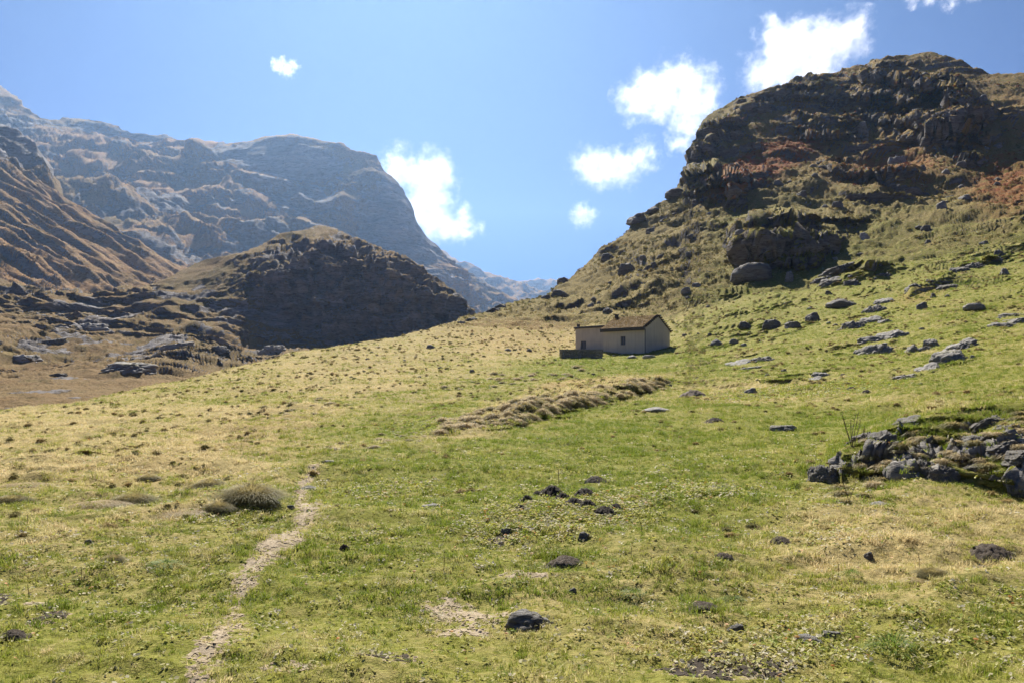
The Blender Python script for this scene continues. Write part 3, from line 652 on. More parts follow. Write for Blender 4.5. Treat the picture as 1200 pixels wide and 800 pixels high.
# ------------------------------------------------------------------ clouds: volumes far behind the ridges
def cloud(puffs, dist, label, dens=0.0065, seed=0, wisp=0.95):
    k = dist / FPX
    cx = sum(p[0] for p in puffs) / len(puffs); cyy_ = sum(p[1] for p in puffs) / len(puffs)
    org = Vector(((cx - 600) * k, dist, CAMZ + (HZ - cyy_) * k))
    r_ = random.Random(seed); pts = []
    for (x, y, r) in puffs:
        r = r * 1.5
        pts.append((Vector(((x - cx) * k, r_.uniform(-0.35, 0.35) * r * k, (cyy_ - y) * k)), r * k))
    bm = bmesh.new()
    for c, r in pts:
        bmesh.ops.create_icosphere(bm, subdivisions=3, radius=r * 1.22, matrix=Matrix.Translation(c))
    me0 = bpy.data.meshes.new('cloud_hull'); bm.to_mesh(me0); bm.free()
    tmp = bpy.data.objects.new('cloud_hull', me0); COL.objects.link(tmp)
    md = tmp.modifiers.new('r', 'REMESH'); md.mode = 'VOXEL'; md.voxel_size = max(p[1] for p in pts) * 0.16
    me = bpy.data.meshes.new_from_object(tmp.evaluated_get(bpy.context.evaluated_depsgraph_get()))
    bpy.data.objects.remove(tmp)
    R = max(p[1] for p in pts)
    t = NT('cloud_vapour'); p = t.pos()
    # lumpy displaced lookup position
    n1 = t.n('ShaderNodeTexNoise', Vector=p, Scale=1.0 / (R * 0.9), Detail=6, Roughness=0.62); n1.inputs['W' if 'W' in n1.inputs and False else 'Lacunarity'].default_value = 2.1
    ctr = t.n('ShaderNodeVectorMath', _operation='SUBTRACT'); t.l(n1.outputs['Color'], ctr.inputs[0]); ctr.inputs[1].default_value = (0.5, 0.5, 0.5)
    sc = t.n('ShaderNodeVectorMath', _operation='SCALE'); t.l(ctr.outputs[0], sc.inputs[0]); sc.inputs['Scale'].default_value = R * 1.5
    ad = t.n('ShaderNodeVectorMath', _operation='ADD'); t.l(p, ad.inputs[0]); t.l(sc.outputs[0], ad.inputs[1])
    acc = None
    for c, r in pts:
        dn = t.n('ShaderNodeVectorMath', _operation='DISTANCE'); t.l(ad.outputs[0], dn.inputs[0]); dn.inputs[1].default_value = c
        v = t.math('SUBTRACT', 1.0, t.math('DIVIDE', dn.outputs['Value'], r))
        acc = v if acc is None else t.math('SMOOTH_MAX', acc, v, 0.12)
    n2 = t.noise(p, 3.2 / R, 5, 0.65)
    n3 = t.noise(p, 10.0 / R, 4, 0.7)
    f = t.math('ADD', acc, t.math('MULTIPLY', t.math('SUBTRACT', n2, 0.5), wisp * 1.7))
    f = t.math('ADD', f, t.math('MULTIPLY', t.math('SUBTRACT', n3, 0.5), wisp * 0.8))
    f = t.math('POWER', t.ramp(f, (0.10, 0.0), (0.95, 1.0)), 2.0)
    pv = t.n('ShaderNodeVolumePrincipled'); pv.inputs['Color'].default_value = (0.99, 0.99, 0.995, 1); pv.inputs['Anisotropy'].default_value = 0.42
    t.l(t.math('MULTIPLY', f, dens), pv.inputs['Density']); t.l(pv.outputs[0], t.out.inputs['Volume'])
    try: t.m.cycles.volume_step_rate = 0.5
    except Exception: pass
    o = link('cloud', me, t.m); o.location = org
    props(o, label, 'cloud'); return o
cloud([(470, 200, 20), (492, 205, 22), (508, 198, 20), (518, 212, 17), (505, 228, 24), (495, 245, 24), (512, 258, 20), (530, 264, 16), (545, 258, 12), (546, 270, 10), (565, 269, 8), (520, 277, 10)],
      9500, 'large white cumulus cloud rising behind the blue mountain shoulder', 0.006, 1)
cloud([(900, 82, 24), (925, 68, 28), (955, 62, 28), (985, 50, 24), (1008, 35, 18), (1014, 28, 14), (960, 85, 22), (905, 48, 16), (900, 32, 12), (935, 45, 22)],
      9500, 'largest white cloud directly above the rocky hill crest', 0.006, 2)
cloud([(745, 120, 20), (765, 105, 22), (790, 98, 24), (812, 100, 22), (832, 112, 18), (805, 125, 22), (805, 150, 17), (800, 168, 12), (780, 122, 20), (822, 130, 16)],
      9500, 'white puffy cloud with ragged lower tail left of the crags', 0.006, 3)
cloud([(690, 196, 18), (710, 200, 20), (732, 195, 19), (752, 186, 17), (768, 180, 9), (700, 208, 14), (680, 186, 10)],
      9800, 'low white cloud beside the grassy hill flank, flat and wide', 0.005, 4)
cloud([(684, 252, 13), (678, 248, 9), (692, 250, 9)], 9800, 'small faint round cloud low above the grassy flank', 0.005, 5)
cloud([(325, 77, 7), (336, 80, 8), (345, 76, 6), (320, 73, 4), (332, 72, 5)], 9000, 'tiny lone white cloud above the long mountain ridge', 0.010, 6)
cloud([(1070, 2, 7), (1090, -4, 9), (1116, 4, 7), (1140, -8, 9), (1108, -16, 14)], 9500, 'wispy cloud scraps high over the hill summit', 0.006, 7)

# ------------------------------------------------------------------ grass (uncountable): tufts instanced over the meadow
PROTO = {}
def blade_mesh(name, n, spread, h, w, lean, mat, seed, seg=2):
    r = random.Random(seed); V = []; Fa = []
    for k in range(n):
        a = r.uniform(0, 6.283); rr = spread * math.sqrt(r.random()); bx, by = rr * math.cos(a), rr * math.sin(a)
        az = r.uniform(0, 6.283); le = r.uniform(0.2, 1.0) * lean; hh = h * r.uniform(0.45, 1.1); ww = w * r.uniform(0.7, 1.3)
        sx_, sy_ = -math.sin(az) * ww / 2, math.cos(az) * ww / 2
        b0 = len(V)
        for q in range(seg + 1):
            f = q / seg; wd = (1 - f) ** 0.7
            ox = bx + math.cos(az) * le * hh * f * f; oy = by + math.sin(az) * le * hh * f * f; oz = hh * (f - 0.25 * le * f * f) - 0.004
            if q < seg: V += [(ox - sx_ * wd, oy - sy_ * wd, oz), (ox + sx_ * wd, oy + sy_ * wd, oz)]
            else: V.append((ox, oy, oz))
        for q in range(seg - 1): i = b0 + 2 * q; Fa.append((i, i + 1, i + 3, i + 2))
        i = b0 + 2 * (seg - 1); Fa.append((i, i + 1, i + 2))
    me = bpy.data.meshes.new(name); me.from_pydata(V, [], Fa); me.materials.append(mat); me.update(); return me
def leaf_mesh(name, n, spread, size, mat, seed):
    r = random.Random(seed); V = []; Fa = []
    for k in range(n):
        a = r.uniform(0, 6.283); rr = spread * math.sqrt(r.random()); c = Vector((rr * math.cos(a), rr * math.sin(a), r.uniform(0.004, 0.035)))
        R = Matrix.Rotation(r.uniform(0, 6.283), 3, 'Z') @ Matrix.Rotation(r.uniform(-0.7, 0.7), 3, 'X') @ Matrix.Rotation(r.uniform(-0.7, 0.7), 3, 'Y')
        s_ = size * r.uniform(0.5, 1.2); b0 = len(V); cu = r.uniform(-0.25, 0.45)
        for (x, y) in ((-.5, 0), (-.25, .28), (.15, .3), (.55, 0), (.15, -.3), (-.25, -.28), (0, 0)):
            V.append(c + R @ Vector((x * s_, y * s_, cu * s_ * (abs(y) * 1.4 + x * x))))
        for q in range(6): Fa.append((b0 + q, b0 + (q + 1) % 6, b0 + 6))
    me = bpy.data.meshes.new(name); me.from_pydata([tuple(v) for v in V], [], Fa); me.materials.append(mat); me.update(); return me
def scatter(name, pts, rot, scl, tone, idx, meshes):
    pc = bpy.data.collections.new(name + '_kinds')
    for k, m_ in enumerate(meshes):
        pc.objects.link(bpy.data.objects.new('%s_kind_%02d' % (name, k), m_))
    me = bpy.data.meshes.new(name); me.vertices.add(len(pts)); me.vertices.foreach_set('co', np.ascontiguousarray(pts, np.float32).ravel())
    for nm, ty, arr in (('tone', 'FLOAT', tone), ('scl', 'FLOAT', scl), ('idx', 'INT', idx), ('rot', 'FLOAT_VECTOR', rot)):
        a = me.attributes.new(nm, ty, 'POINT')
        a.data.foreach_set('vector' if ty == 'FLOAT_VECTOR' else 'value', np.ascontiguousarray(arr, np.int32 if ty == 'INT' else np.float32).ravel())
    me.update()
    o = link(name, me, meshes[0].materials[0])
    ng = bpy.data.node_groups.new(name + '_nodes', 'GeometryNodeTree')
    ng.interface.new_socket('Geometry', in_out='INPUT', socket_type='NodeSocketGeometry'); ng.interface.new_socket('Geometry', in_out='OUTPUT', socket_type='NodeSocketGeometry')
    gi = ng.nodes.new('NodeGroupInput'); go = ng.nodes.new('NodeGroupOutput'); ip = ng.nodes.new('GeometryNodeInstanceOnPoints')
    ci = ng.nodes.new('GeometryNodeCollectionInfo'); ci.inputs['Collection'].default_value = pc; ci.inputs['Separate Children'].default_value = True; ci.inputs['Reset Children'].default_value = True
    def at(nm, ty):
        a = ng.nodes.new('GeometryNodeInputNamedAttribute'); a.data_type = ty; a.inputs['Name'].default_value = nm; return a.outputs['Attribute']
    L = ng.links.new
    L(gi.outputs[0], ip.inputs['Points']); L(ci.outputs[0], ip.inputs['Instance']); ip.inputs['Pick Instance'].default_value = True
    L(at('idx', 'INT'), ip.inputs['Instance Index']); L(at('rot', 'FLOAT_VECTOR'), ip.inputs['Rotation']); L(at('scl', 'FLOAT'), ip.inputs['Scale'])
    L(ip.outputs[0], go.inputs[0])
    md = o.modifiers.new('scatter', 'NODES'); md.node_group = ng
    return o
cellA = np.linalg.norm(np.cross(PG[1:, :-1] - PG[:-1, :-1], PG[:-1, 1:] - PG[:-1, :-1]), axis=2).ravel()
Dc = D[F].mean(1); pxc = px[F].mean(1); pyc = py[F].mean(1)
inview = (pxc > -300) & (pxc < 1500) & (pyc < 1000)
bare = SOILM[F].mean(1)
def pick(weight, n):
    p = weight / weight.sum(); k = rng.choice(len(p), n, p=p); a, b = rng.random(n)[:, None], rng.random(n)[:, None]; f = F[k]
    pos = (P[f[:, 0]] * (1 - a) + P[f[:, 1]] * a) * (1 - b) + (P[f[:, 3]] * (1 - a) + P[f[:, 2]] * a) * b
    return k, pos
rho = np.where(Dc < 6, 1.0, (6.0 / Dc) ** 1.45) * sst(175, 105, Dc) * inview * (1 - 0.9 * bare) * (1 - 0.95 * sst(0.35, 0.6, C[:, 0][F].mean(1)))
NB = 310000
k, pos = pick(cellA * rho, NB)
nz = fbm(pos * 0.22, 3, 605) * 0.6 + fbm(pos * 0.8, 3, 600) * 0.6 + fbm(pos * 5.0, 2, 610) * 0.75
tone = np.clip(dryz[F[k][:, 0]] * 0.75 + nz + rng.normal(0, 0.22, NB) + 0.0, 0, 1)
sclv = 0.86 * (0.65 + 0.7 * rng.random(NB)) * np.clip((Dc[k] / 6.0) ** 0.5, 0.8, 3.4) * (1 + 0.95 * np.clip(fbm(pos * 1.9, 3, 620), -0.36, 1.2))
idxv = np.where(rng.random(NB) < 0.5 + 0.5 * (tone - 0.5), 3 + rng.integers(0, 3, NB), rng.integers(0, 3, NB))
rotv = np.stack([rng.normal(0, 0.15, NB), rng.normal(0, 0.15, NB), rng.random(NB) * 6.283], -1)
gm = [blade_mesh('green_tuft', 16, 0.035, 0.052, 0.0042, 0.9, M['blade'], 1), blade_mesh('green_tuft', 13, 0.04, 0.038, 0.0055, 1.3, M['blade'], 2), blade_mesh('green_tuft', 18, 0.03, 0.045, 0.0036, 1.0, M['blade'], 3),
      blade_mesh('straw_tuft', 14, 0.045, 0.05, 0.0032, 1.9, M['blade'], 4, 3), blade_mesh('straw_tuft', 12, 0.05, 0.036, 0.0036, 2.4, M['blade'], 5, 3), blade_mesh('straw_tuft', 12, 0.03, 0.07, 0.0026, 1.2, M['blade'], 6, 3)]
o = scatter('grass', pos, rotv, sclv, tone, idxv, gm)
props(o, 'short green and straw coloured pasture grass covering the meadow', 'grass', kind='stuff')

# leaf litter and low broad leaves in patches
def pxw(lst):
    w = np.zeros(len(pxc))
    for (x, y, rx, ry, rot, a) in lst: w = np.maximum(w, a * ell(pxc, pyc, x, y, rx, ry, rot, 0.7))
    return w
wl = pxw([(655, 612, 95, 22, -0.12, 1.0), (700, 598, 70, 16, -0.1, 0.8), (740, 597, 50, 12, -0.3, 0.7), (430, 632, 45, 10, -0.2, 0.35), (1000, 752, 190, 32, 0, 0.55), (880, 775, 120, 28, 0, 0.9), (1090, 740, 120, 30, 0, 0.3),
          (990, 632, 60, 12, 0, 0.35), (830, 578, 50, 12, 0, 0.5), (290, 620, 60, 12, 0.1, 0.3), (520, 500, 60, 8, 0, 0.2), (945, 459, 90, 8, -0.1, 0.5), (1180, 722, 40, 14, 0, .5), (450, 570, 70, 14, 0, .2), (150, 700, 220, 70, 0, .14), (600, 740, 700, 90, 0, 0.12), (600, 600, 600, 60, 0, 0.06)])
NL = 11500
k2, pos2 = pick(cellA * wl * np.where(Dc < 8, 1, (8 / Dc) ** 1.2), NL)
t2 = np.clip(0.52 + rng.normal(0, 0.33, NL) - 0.35 * (Dc[k2] > 20), 0, 1)
o = scatter('leaf_litter', pos2, np.stack([0 * t2, 0 * t2, rng.random(NL) * 6.283], -1), (0.7 + 0.6 * rng.random(NL)) * np.clip((Dc[k2] / 8) ** 0.6, 0.8, 2.4), t2,
            np.where(rng.random(NL) < 0.06, 2, rng.integers(0, 2, NL)), [leaf_mesh('leaves', 6, 0.05, 0.027, M['leaf'], 1), leaf_mesh('leaves', 5, 0.06, 0.033, M['leaf'], 2), leaf_mesh('leaves', 2, 0.04, 0.035, M['leaf_orange'], 3)])
props(o, 'pale fallen leaves and yellow green low leaves lying in patches on turf', 'leaf litter', kind='stuff')

def tussock_mesh(name, n, seed, mat, seg=3, hgt=0.55, w=0.02, lean=0.7, core=True):
    r = random.Random(seed); V = []; Fa = []
    if core:
        m, kk = 12, 5
        for i in range(kk):
            th = i / kk * 1.45
            for j in range(m):
                a = j / m * 6.283; q = 1 + r.uniform(-.12, .12); V.append((0.40 * math.cos(th) * math.cos(a) * q, 0.40 * math.cos(th) * math.sin(a) * q, hgt * 0.62 * math.sin(th) * q - 0.05))
        V.append((0, 0, hgt * 0.62 - 0.05))
        for i in range(kk - 1):
            for j in range(m): Fa.append((i * m + j, i * m + (j + 1) % m, (i + 1) * m + (j + 1) % m, (i + 1) * m + j))
        for j in range(m): Fa.append(((kk - 1) * m + j, (kk - 1) * m + (j + 1) % m, kk * m))
    for q in range(n):
        a = r.uniform(0, 6.283); rr_ = 0.38 * math.sqrt(r.random()); bx, by = rr_ * math.cos(a), rr_ * math.sin(a)
        z0 = hgt * 0.55 * math.sqrt(max(0, 1 - (rr_ / 0.42) ** 2)); out = a + r.uniform(-.7, .7); L = hgt * r.uniform(0.3, 1.05); le = lean * (0.35 + rr_ / 0.38) * r.uniform(.6, 1.3)
        ww = w * r.uniform(.7, 1.3); sx_, sy_ = -math.sin(out) * ww / 2, math.cos(out) * ww / 2; b0 = len(V)
        for s_ in range(seg + 1):
            f = s_ / seg; ox = bx + math.cos(out) * L * le * f; oy = by + math.sin(out) * L * le * f; oz = z0 + L * (0.75 * f - 1.25 * le * f * f)
            if s_ < seg: V += [(ox - sx_ * (1 - .5 * f), oy - sy_ * (1 - .5 * f), oz), (ox + sx_ * (1 - .5 * f), oy + sy_ * (1 - .5 * f), oz)]
            else: V.append((ox, oy, max(oz, -0.02)))
        for s_ in range(seg - 1): i = b0 + 2 * s_; Fa.append((i, i + 1, i + 3, i + 2))
        i = b0 + 2 * (seg - 1); Fa.append((i, i + 1, i + 2))
    me = bpy.data.meshes.new(name); me.from_pydata(V, [], Fa); me.materials.append(mat); me.update(); return me
# heath: dry clumps and dwarf shrubs over the hillside (uncountable)
wh = np.where(Dc < 100, 0.35, 1.0) * (110.0 / np.maximum(Dc, 60)) ** 0.6 * (Dc > 70) * np.where(Dc < 118, 0.22, 1.0) * (pyc < 418) * inview * (1 - 0.85 * C[:, 0][F].mean(1)) * np.clip(0.35 + C[:, 1][F].mean(1), 0.2, 1.2) * sst(-0.45, 0.25, fbm(P[F[:, 0]] * 0.045, 4, 715))
wh *= 1 + 0.8 * ell(pxc, pyc, 760, 300, 130, 70)
NH = 34000
k3, pos3 = pick(cellA * wh, NH)
redk = C[:, 2][F[k3][:, 0]]
t3 = np.clip(0.40 + 0.35 * (C[:, 1][F[k3][:, 0]] - 0.5) + rng.normal(0, 0.2, NH) + fbm(pos3 * 0.08, 3, 700) * 0.5, 0, 1)
def clump_mesh(name, mat, seed):
    r = random.Random(seed); V = []; Fa = []
    for q in range(46):
        a = r.uniform(0, 6.283); rr = 0.42 * math.sqrt(r.random()); c = Vector((rr * math.cos(a), rr * math.sin(a), 0.36 * (1 - (rr / 0.45) ** 2) * r.uniform(0.5, 1.05)))
        n_ = Vector((c.x * 1.6 + r.uniform(-.5, .5), c.y * 1.6 + r.uniform(-.5, .5), 0.6 + r.random() * 0.4)).normalized()
        u_ = n_.orthogonal().normalized(); v_ = n_.cross(u_); s_ = r.uniform(0.07, 0.15); an = r.uniform(0, 6.283); b0 = len(V)
        for w_ in range(3):
            aa = an + w_ * 2.094; V.append(c + (u_ * math.cos(aa) + v_ * math.sin(aa)) * s_ + n_ * r.uniform(-.04, .06))
        Fa.append((b0, b0 + 1, b0 + 2))
    me = bpy.data.meshes.new(name); me.from_pydata([tuple(v) for v in V], [], Fa); me.materials.append(mat); me.update(); return me
M['heath'] = leaf_like('heath_leaf', tone_col((0.12, 0.12, 0.034), (0.23, 0.195, 0.06), (0.38, 0.275, 0.11)), 0.4, 0.8, 0.1)
M['heath_red'] = leaf_like('red_heath_leaf', tone_col((0.16, 0.05, 0.022), (0.23, 0.075, 0.03), (0.28, 0.12, 0.05)), 0.3, 0.8, 0.1)
idx3 = np.where(rng.random(NH) < redk * 0.8, 3, rng.integers(0, 3, NH))
o = scatter('heath', pos3, np.stack([rng.normal(0, .2, NH), rng.normal(0, .2, NH), rng.random(NH) * 6.283], -1), (0.28 + 0.75 * rng.random(NH) ** 3) * np.clip(Dc[k3] / 130.0, 0.55, 1.5), t3, idx3,
            [clump_mesh('heath_clump', M['heath'], q) for q in range(3)] + [clump_mesh('red_heath_clump', M['heath_red'], 9)])
props(o, 'brown and olive heath clumps and dry tufts covering the steep hillside', 'heath', kind='stuff')

NC_ = 8500
kc, posc = pick(cellA * (Dc > 7) * (Dc < 118) * inview * np.clip(0.15 + dryz[F[:, 0]] + 0.5 * (pxc > 780) * (pyc < 470), 0.1, 1.2) * (12.0 / np.maximum(Dc, 12)) ** 0.9 * (1 - bare) * sst(-0.25, 0.35, fbm(P[F[:, 0]] * 0.35, 3, 720)), NC_)
tc = np.clip(0.70 + rng.normal(0, 0.35, NC_), 0, 1)
o = scatter('turf_clumps', posc, np.stack([rng.normal(0, .2, NC_), rng.normal(0, .2, NC_), rng.random(NC_) * 6.283], -1), (0.10 + 0.16 * rng.random(NC_) ** 2) * np.clip((Dc[kc] / 20) ** 0.5, 0.7, 2.4), tc, rng.integers(0, 3, NC_),
            [tussock_mesh('turf_clump', 60, 70 + q, M['heath'], 2, 0.5, 0.05, 0.8, True) for q in range(3)])
props(o, 'small dry turf clumps dotted all over the meadow', 'turf', kind='stuff')
NS_ = 2600
ks, poss = pick(cellA * (Dc < 14) * inview * (0.2 + dryz[F[:, 0]]), NS_)
o = scatter('dead_stems', poss, np.stack([rng.normal(1.35, .25, NS_), rng.normal(0, .2, NS_), rng.random(NS_) * 6.283], -1), 0.25 + 0.75 * rng.random(NS_) ** 2, 0.8 + 0.2 * rng.random(NS_), rng.integers(0, 2, NS_),
            [blade_mesh('stem', 2, 0.02, 0.2, 0.005, 1.0, M['blade'], 90 + q, 5) for q in range(2)])
props(o, 'thin bleached dead stems lying about in the near turf', 'dead stems', kind='stuff')

# ------------------------------------------------------------------ rocks
def rock_mesh(name, seed, sub=4, strata=0.0, cuts=11, rough=1.0):
    bm = bmesh.new(); bmesh.ops.create_icosphere(bm, subdivisions=sub, radius=0.5)
    V = np.array([v.co[:] for v in bm.verts]); Fa = np.array([[v.index for v in f.verts] for f in bm.faces]); bm.free()
    r = np.random.default_rng(seed)
    for q in range(cuts):
        n_ = r.normal(size=3); n_[2] = abs(n_[2]) * 0.8; n_ /= np.linalg.norm(n_); dd = r.uniform(0.26, 0.44)
        ex = np.maximum(V @ n_ - dd, 0); V = V - ex[:, None] * n_ * 0.92
    n_ = np.array([r.uniform(-.25, .25), r.uniform(-.25, .25), 1.0]); n_ /= np.linalg.norm(n_); ex = np.maximum(V @ n_ - 0.27, 0); V = V - ex[:, None] * n_ * 0.85
    nrm = V / np.linalg.norm(V, axis=1)[:, None]
    w = V.copy()
    if strata: w = w @ np.array(Matrix.Rotation(0.5, 3, 'Y') @ Matrix.Rotation(0.3, 3, 'X')).T * np.array([0.7, 0.7, 3.0])
    V = V + nrm * (fbm(w * 2.6 + seed * 3.3, 3, seed, 0.5) * 0.055 + (fbm(w * 5.5 + seed, 3, seed + 5, 0.6, True) - 0.8) * (0.05 if strata else 0.032))[:, None] * rough
    bo, bc = blocks(w + seed, (0.34, 0.34, 0.26 if not strata else 0.5), seed, 0.5); V = V + nrm * (bo * 0.055 - 0.03 * sst(0.10, 0.0, bc))[:, None] * rough
    V[:, 2] = np.where(V[:, 2] < -0.12, -0.12 + (V[:, 2] + 0.12) * 0.4, V[:, 2])
    V[:, 0] /= np.ptp(V[:, 0]); V[:, 1] /= np.ptp(V[:, 1]); V[:, 2] = (V[:, 2] - V[:, 2].min()) / np.ptp(V[:, 2]) - 0.22
    return np_mesh(name, V, Fa)
RK = [rock_mesh('rock_shape', 20 + q, 4) for q in range(6)]
RS = [rock_mesh('strata_shape', 40 + q, 5, 1.0, 13, 1.0) for q in range(5)]
def heap_mesh(name, seed):
    n = 34; u_ = np.linspace(-0.62, 0.62, n); X, Y = np.meshgrid(u_, u_); p = np.stack([X.ravel(), Y.ravel(), 0 * X.ravel() + seed], -1)
    rad = np.hypot(p[:, 0], p[:, 1]) + fbm(p * 3.0, 3, seed) * 0.09
    z = 0.62 * np.clip(1 - (rad / 0.5) ** 2, -0.25, 1) ** 1.0 + (fbm(p * 9, 3, seed + 3, 0.6) * 0.10 + np.abs(perlin(p * 15, seed + 8)) * 0.10) * sst(0.55, 0.4, rad)
    return np_mesh(name, np.stack([p[:, 0], p[:, 1], z], -1), grid_faces(n, n))
SM = [heap_mesh('soil_shape', 60 + q) for q in range(4)]
def setmat(o, mat):
    o.material_slots[0].link = 'OBJECT'; o.material_slots[0].material = mat
def put(name, me, mat, pxq, pyq, w, h, depth=0.8, rz=None, tilt=0.0, parent=None, sink=0.0, rx=0.0):
    """w, h in photo pixels as seen; (pxq, pyq) = where its foot meets the ground"""
    g, n_ = ground(pxq, pyq); s_ = g.y / FPX
    o = link(name, me, M['rock'], None); setmat(o, mat)
    o.scale = (w * s_, w * s_ * depth, h * s_ / 0.78)
    o.location = g + Vector((0, w * s_ * depth * 0.35, -sink * h * s_))
    o.rotation_euler = (rx, tilt, random.uniform(-0.5, 0.5) if rz is None else rz)
    if parent is not None:
        o.parent = parent; o.matrix_parent_inverse = Matrix.Translation(-parent.location)
    return o
rr = random.Random(77)
# prominent single rocks, each singled out
for nm, kind, mat, x, y, w, h, lab in [
    ('rock', 1, 'rock', 620, 745, 62, 18, 'dark rough rock lying alone by the bare earth patch in the foreground'),
    ('rock', 1, 'rock', 686, 638, 20, 9, 'small grey stone at the edge of the pale leaf patch, in front of the molehills'),
    ('rock', 2, 'rock', 594, 629, 15, 9, 'small upright dark stone standing in bare dark soil beside leaf patch'),
    ('rock', 3, 'rock_pale', 505, 592, 27, 5, 'flat pale stone lying in bright green turf left of the molehills'),
    ('rock', 4, 'rock_pale', 1033, 592, 26, 6, 'flat pale stone in turf just below the big grey outcrop'),
    ('rock', 3, 'rock', 866, 742, 24, 11, 'dark stump shaped stone standing above the dark soil patch'),
    ('rock', 1, 'rock_pale', 952, 764, 34, 8, 'pale brown stone among fallen leaves beside green grass tuft'),
    ('rock', 2, 'rock_pale', 978, 757, 24, 7, 'smaller pale stone among fallen leaves touching a larger pale one'),
    ('rock', 3, 'rock_pale', 672, 692, 10, 6, 'tiny whitish stone in turf between soil heap and foreground rock'),
    ('rock', 0, 'rock_pale', 103, 646, 9, 5, 'tiny white stone alone in rough turf left of the path'),
    ('rock', 4, 'rock_pale', 360, 567, 20, 6, 'flat pale stone set in the footpath at its far bend'),
    ('rock', 5, 'rock_pale', 386, 547, 18, 5, 'pale flat stone beside the far end of the footpath'),
    ('rock', 2, 'rock_pale', 340, 604, 10, 4, 'little white stone on the left edge of the footpath near the large tussock'),
    ('rock', 3, 'rock', 1020, 651, 11, 8, 'small dark pointed stone alone in short grass below the outcrop'),
    ('boulder', 0, 'rock_dark', 903, 384, 24, 11, 'dark rounded boulder, largest of four scattered on the slope below the cave cliff'),
    ('boulder', 1, 'rock_dark', 870, 385, 18, 8, 'low flat dark boulder left of a larger rounded one on the slope'),
    ('boulder', 2, 'rock_dark', 926, 384, 20, 8, 'low dark boulder right of a larger rounded one on the slope'),
    ('boulder', 3, 'rock_dark', 949, 376, 17, 10, 'pointed dark boulder sitting highest of four on the open slope'),
    ('boulder', 4, 'rock_dark', 989, 361, 36, 11, 'long dark wedge shaped rock poking from the green slope'),
    ('boulder', 5, 'rock_dark', 888, 333, 58, 22, 'huge dark slab boulder fallen at the foot of the cliff'),
    ('boulder', 0, 'rock', 926, 329, 12, 13, 'upright grey boulder beside the huge slab under the cliff'),
    ('boulder', 1, 'rock_pale', 1015, 280, 14, 11, 'pale whitish upright rock at the right end of the cliff'),
    ('boulder', 2, 'rock', 1056, 192, 24, 16, 'rounded pale grey boulder on the dark upper hillside'),
    ('boulder', 3, 'rock', 1014, 156, 20, 20, 'tall lit grey rock pillar standing out of the upper crags'),
    ('boulder', 4, 'rock', 837, 405, 15, 8, 'grey square boulder on the slope right of the hut'),
    ('boulder', 5, 'rock', 857, 404, 11, 6, 'small grey boulder right of a square one near the hut'),
    ('boulder', 0, 'rock_dark', 661, 331, 16, 8, 'dark rock knob on the skyline at the foot of the grassy flank'),
    ('boulder', 1, 'rock_dark', 656, 347, 24, 8, 'long low dark rock just beneath the skyline knob'),
    ('boulder', 2, 'rock_dark', 640, 350, 13, 5, 'small dark rock at the lowest point of the skyline saddle'),
    ('boulder', 3, 'rock_dark', 750, 262, 26, 12, 'large dark block on the skyline halfway up the flank'),
    ('boulder', 4, 'rock_dark', 767, 249, 22, 8, 'flat dark block right above a large skyline block'),
    ('boulder', 5, 'rock_dark', 794, 232, 28, 10, 'dark slab on the skyline right under the overhanging crag'),
    ('boulder', 1, 'rock_dark', 715, 307, 19, 9, 'dark oval rock alone in the brown heath of the flank'),
    ('boulder', 0, 'rock_dark', 737, 321, 26, 14, 'broken dark rock group in brown heath above the hut ridge'),
    ('boulder', 3, 'rock', 881, 463, 16, 9, 'grey angular rock in the meadow right of the stream bank'),
    ('boulder', 4, 'rock_pale', 770, 488, 34, 6, 'flat pale slab lying in grass below the stream bank'),
    ('boulder', 5, 'rock', 1140, 366, 26, 8, 'low dark grey rock on the right slope below the orange grass'),
    ('boulder', 1, 'rock', 1177, 322, 14, 8, 'small dark boulder under the grassy overhang on the right slope'),
    ('boulder', 2, 'rock', 922, 506, 34, 7, 'low dark stones in bright grass left above the near outcrop'),
    ('boulder', 3, 'rock', 1106, 252, 14, 10, 'thin grey upright rock on the upper right grass slope'),
    ('boulder', 4, 'rock_pale', 741, 419, 13, 4, 'pale stone at the foot of the hut front wall'),
    ('boulder', 5, 'rock_pale', 762, 419, 17, 4, 'long pale stone at the near corner of the hut'),
    ('boulder', 1, 'rock', 505, 409, 12, 5, 'small grey stone on brown grass left of the hut'),
]:
    o = put(nm, RK[kind], M[mat], x, y, w, h); props(o, lab, 'rock')
# bedrock outcrops: an Empty with rock parts
def outcrop(label, parts, mat='rock', shapes=RS, depth=0.9):
    x, y = parts[0][0], max(p[1] for p in parts)
    g, _ = ground(x, y); e = empty('rock_outcrop', g); props(e, label, 'rock outcrop')
    for (x, y, w, h, *t_) in parts:
        put('rock', shapes[rr.randrange(len(shapes))], M[mat], x, y, w * 1.35, h * 1.1, depth * 1.15, rr.uniform(-.5, .5), (t_[0] * 0.7 if t_ else 0.0), e, 0.46)
    return e
outcrop('large dark grey outcrop of ridged rocks and turf rising at the right of the meadow',
        [(970, 564, 30, 34, 0.1), (990, 552, 26, 14), (1020, 520, 34, 12, -0.3), (1042, 530, 30, 18, -0.4), (1031, 564, 30, 24), (1068, 566, 22, 34), (1088, 568, 22, 28), (1108, 572, 34, 36), (1074, 498, 30, 9, -0.2),
         (1096, 522, 24, 16), (1153, 520, 28, 18), (1192, 532, 46, 20), (1168, 494, 34, 13, -0.3), (1148, 549, 22, 11), (1182, 560, 24, 11), (1205, 548, 30, 16), (1225, 568, 36, 18)], 'rock_stripe')
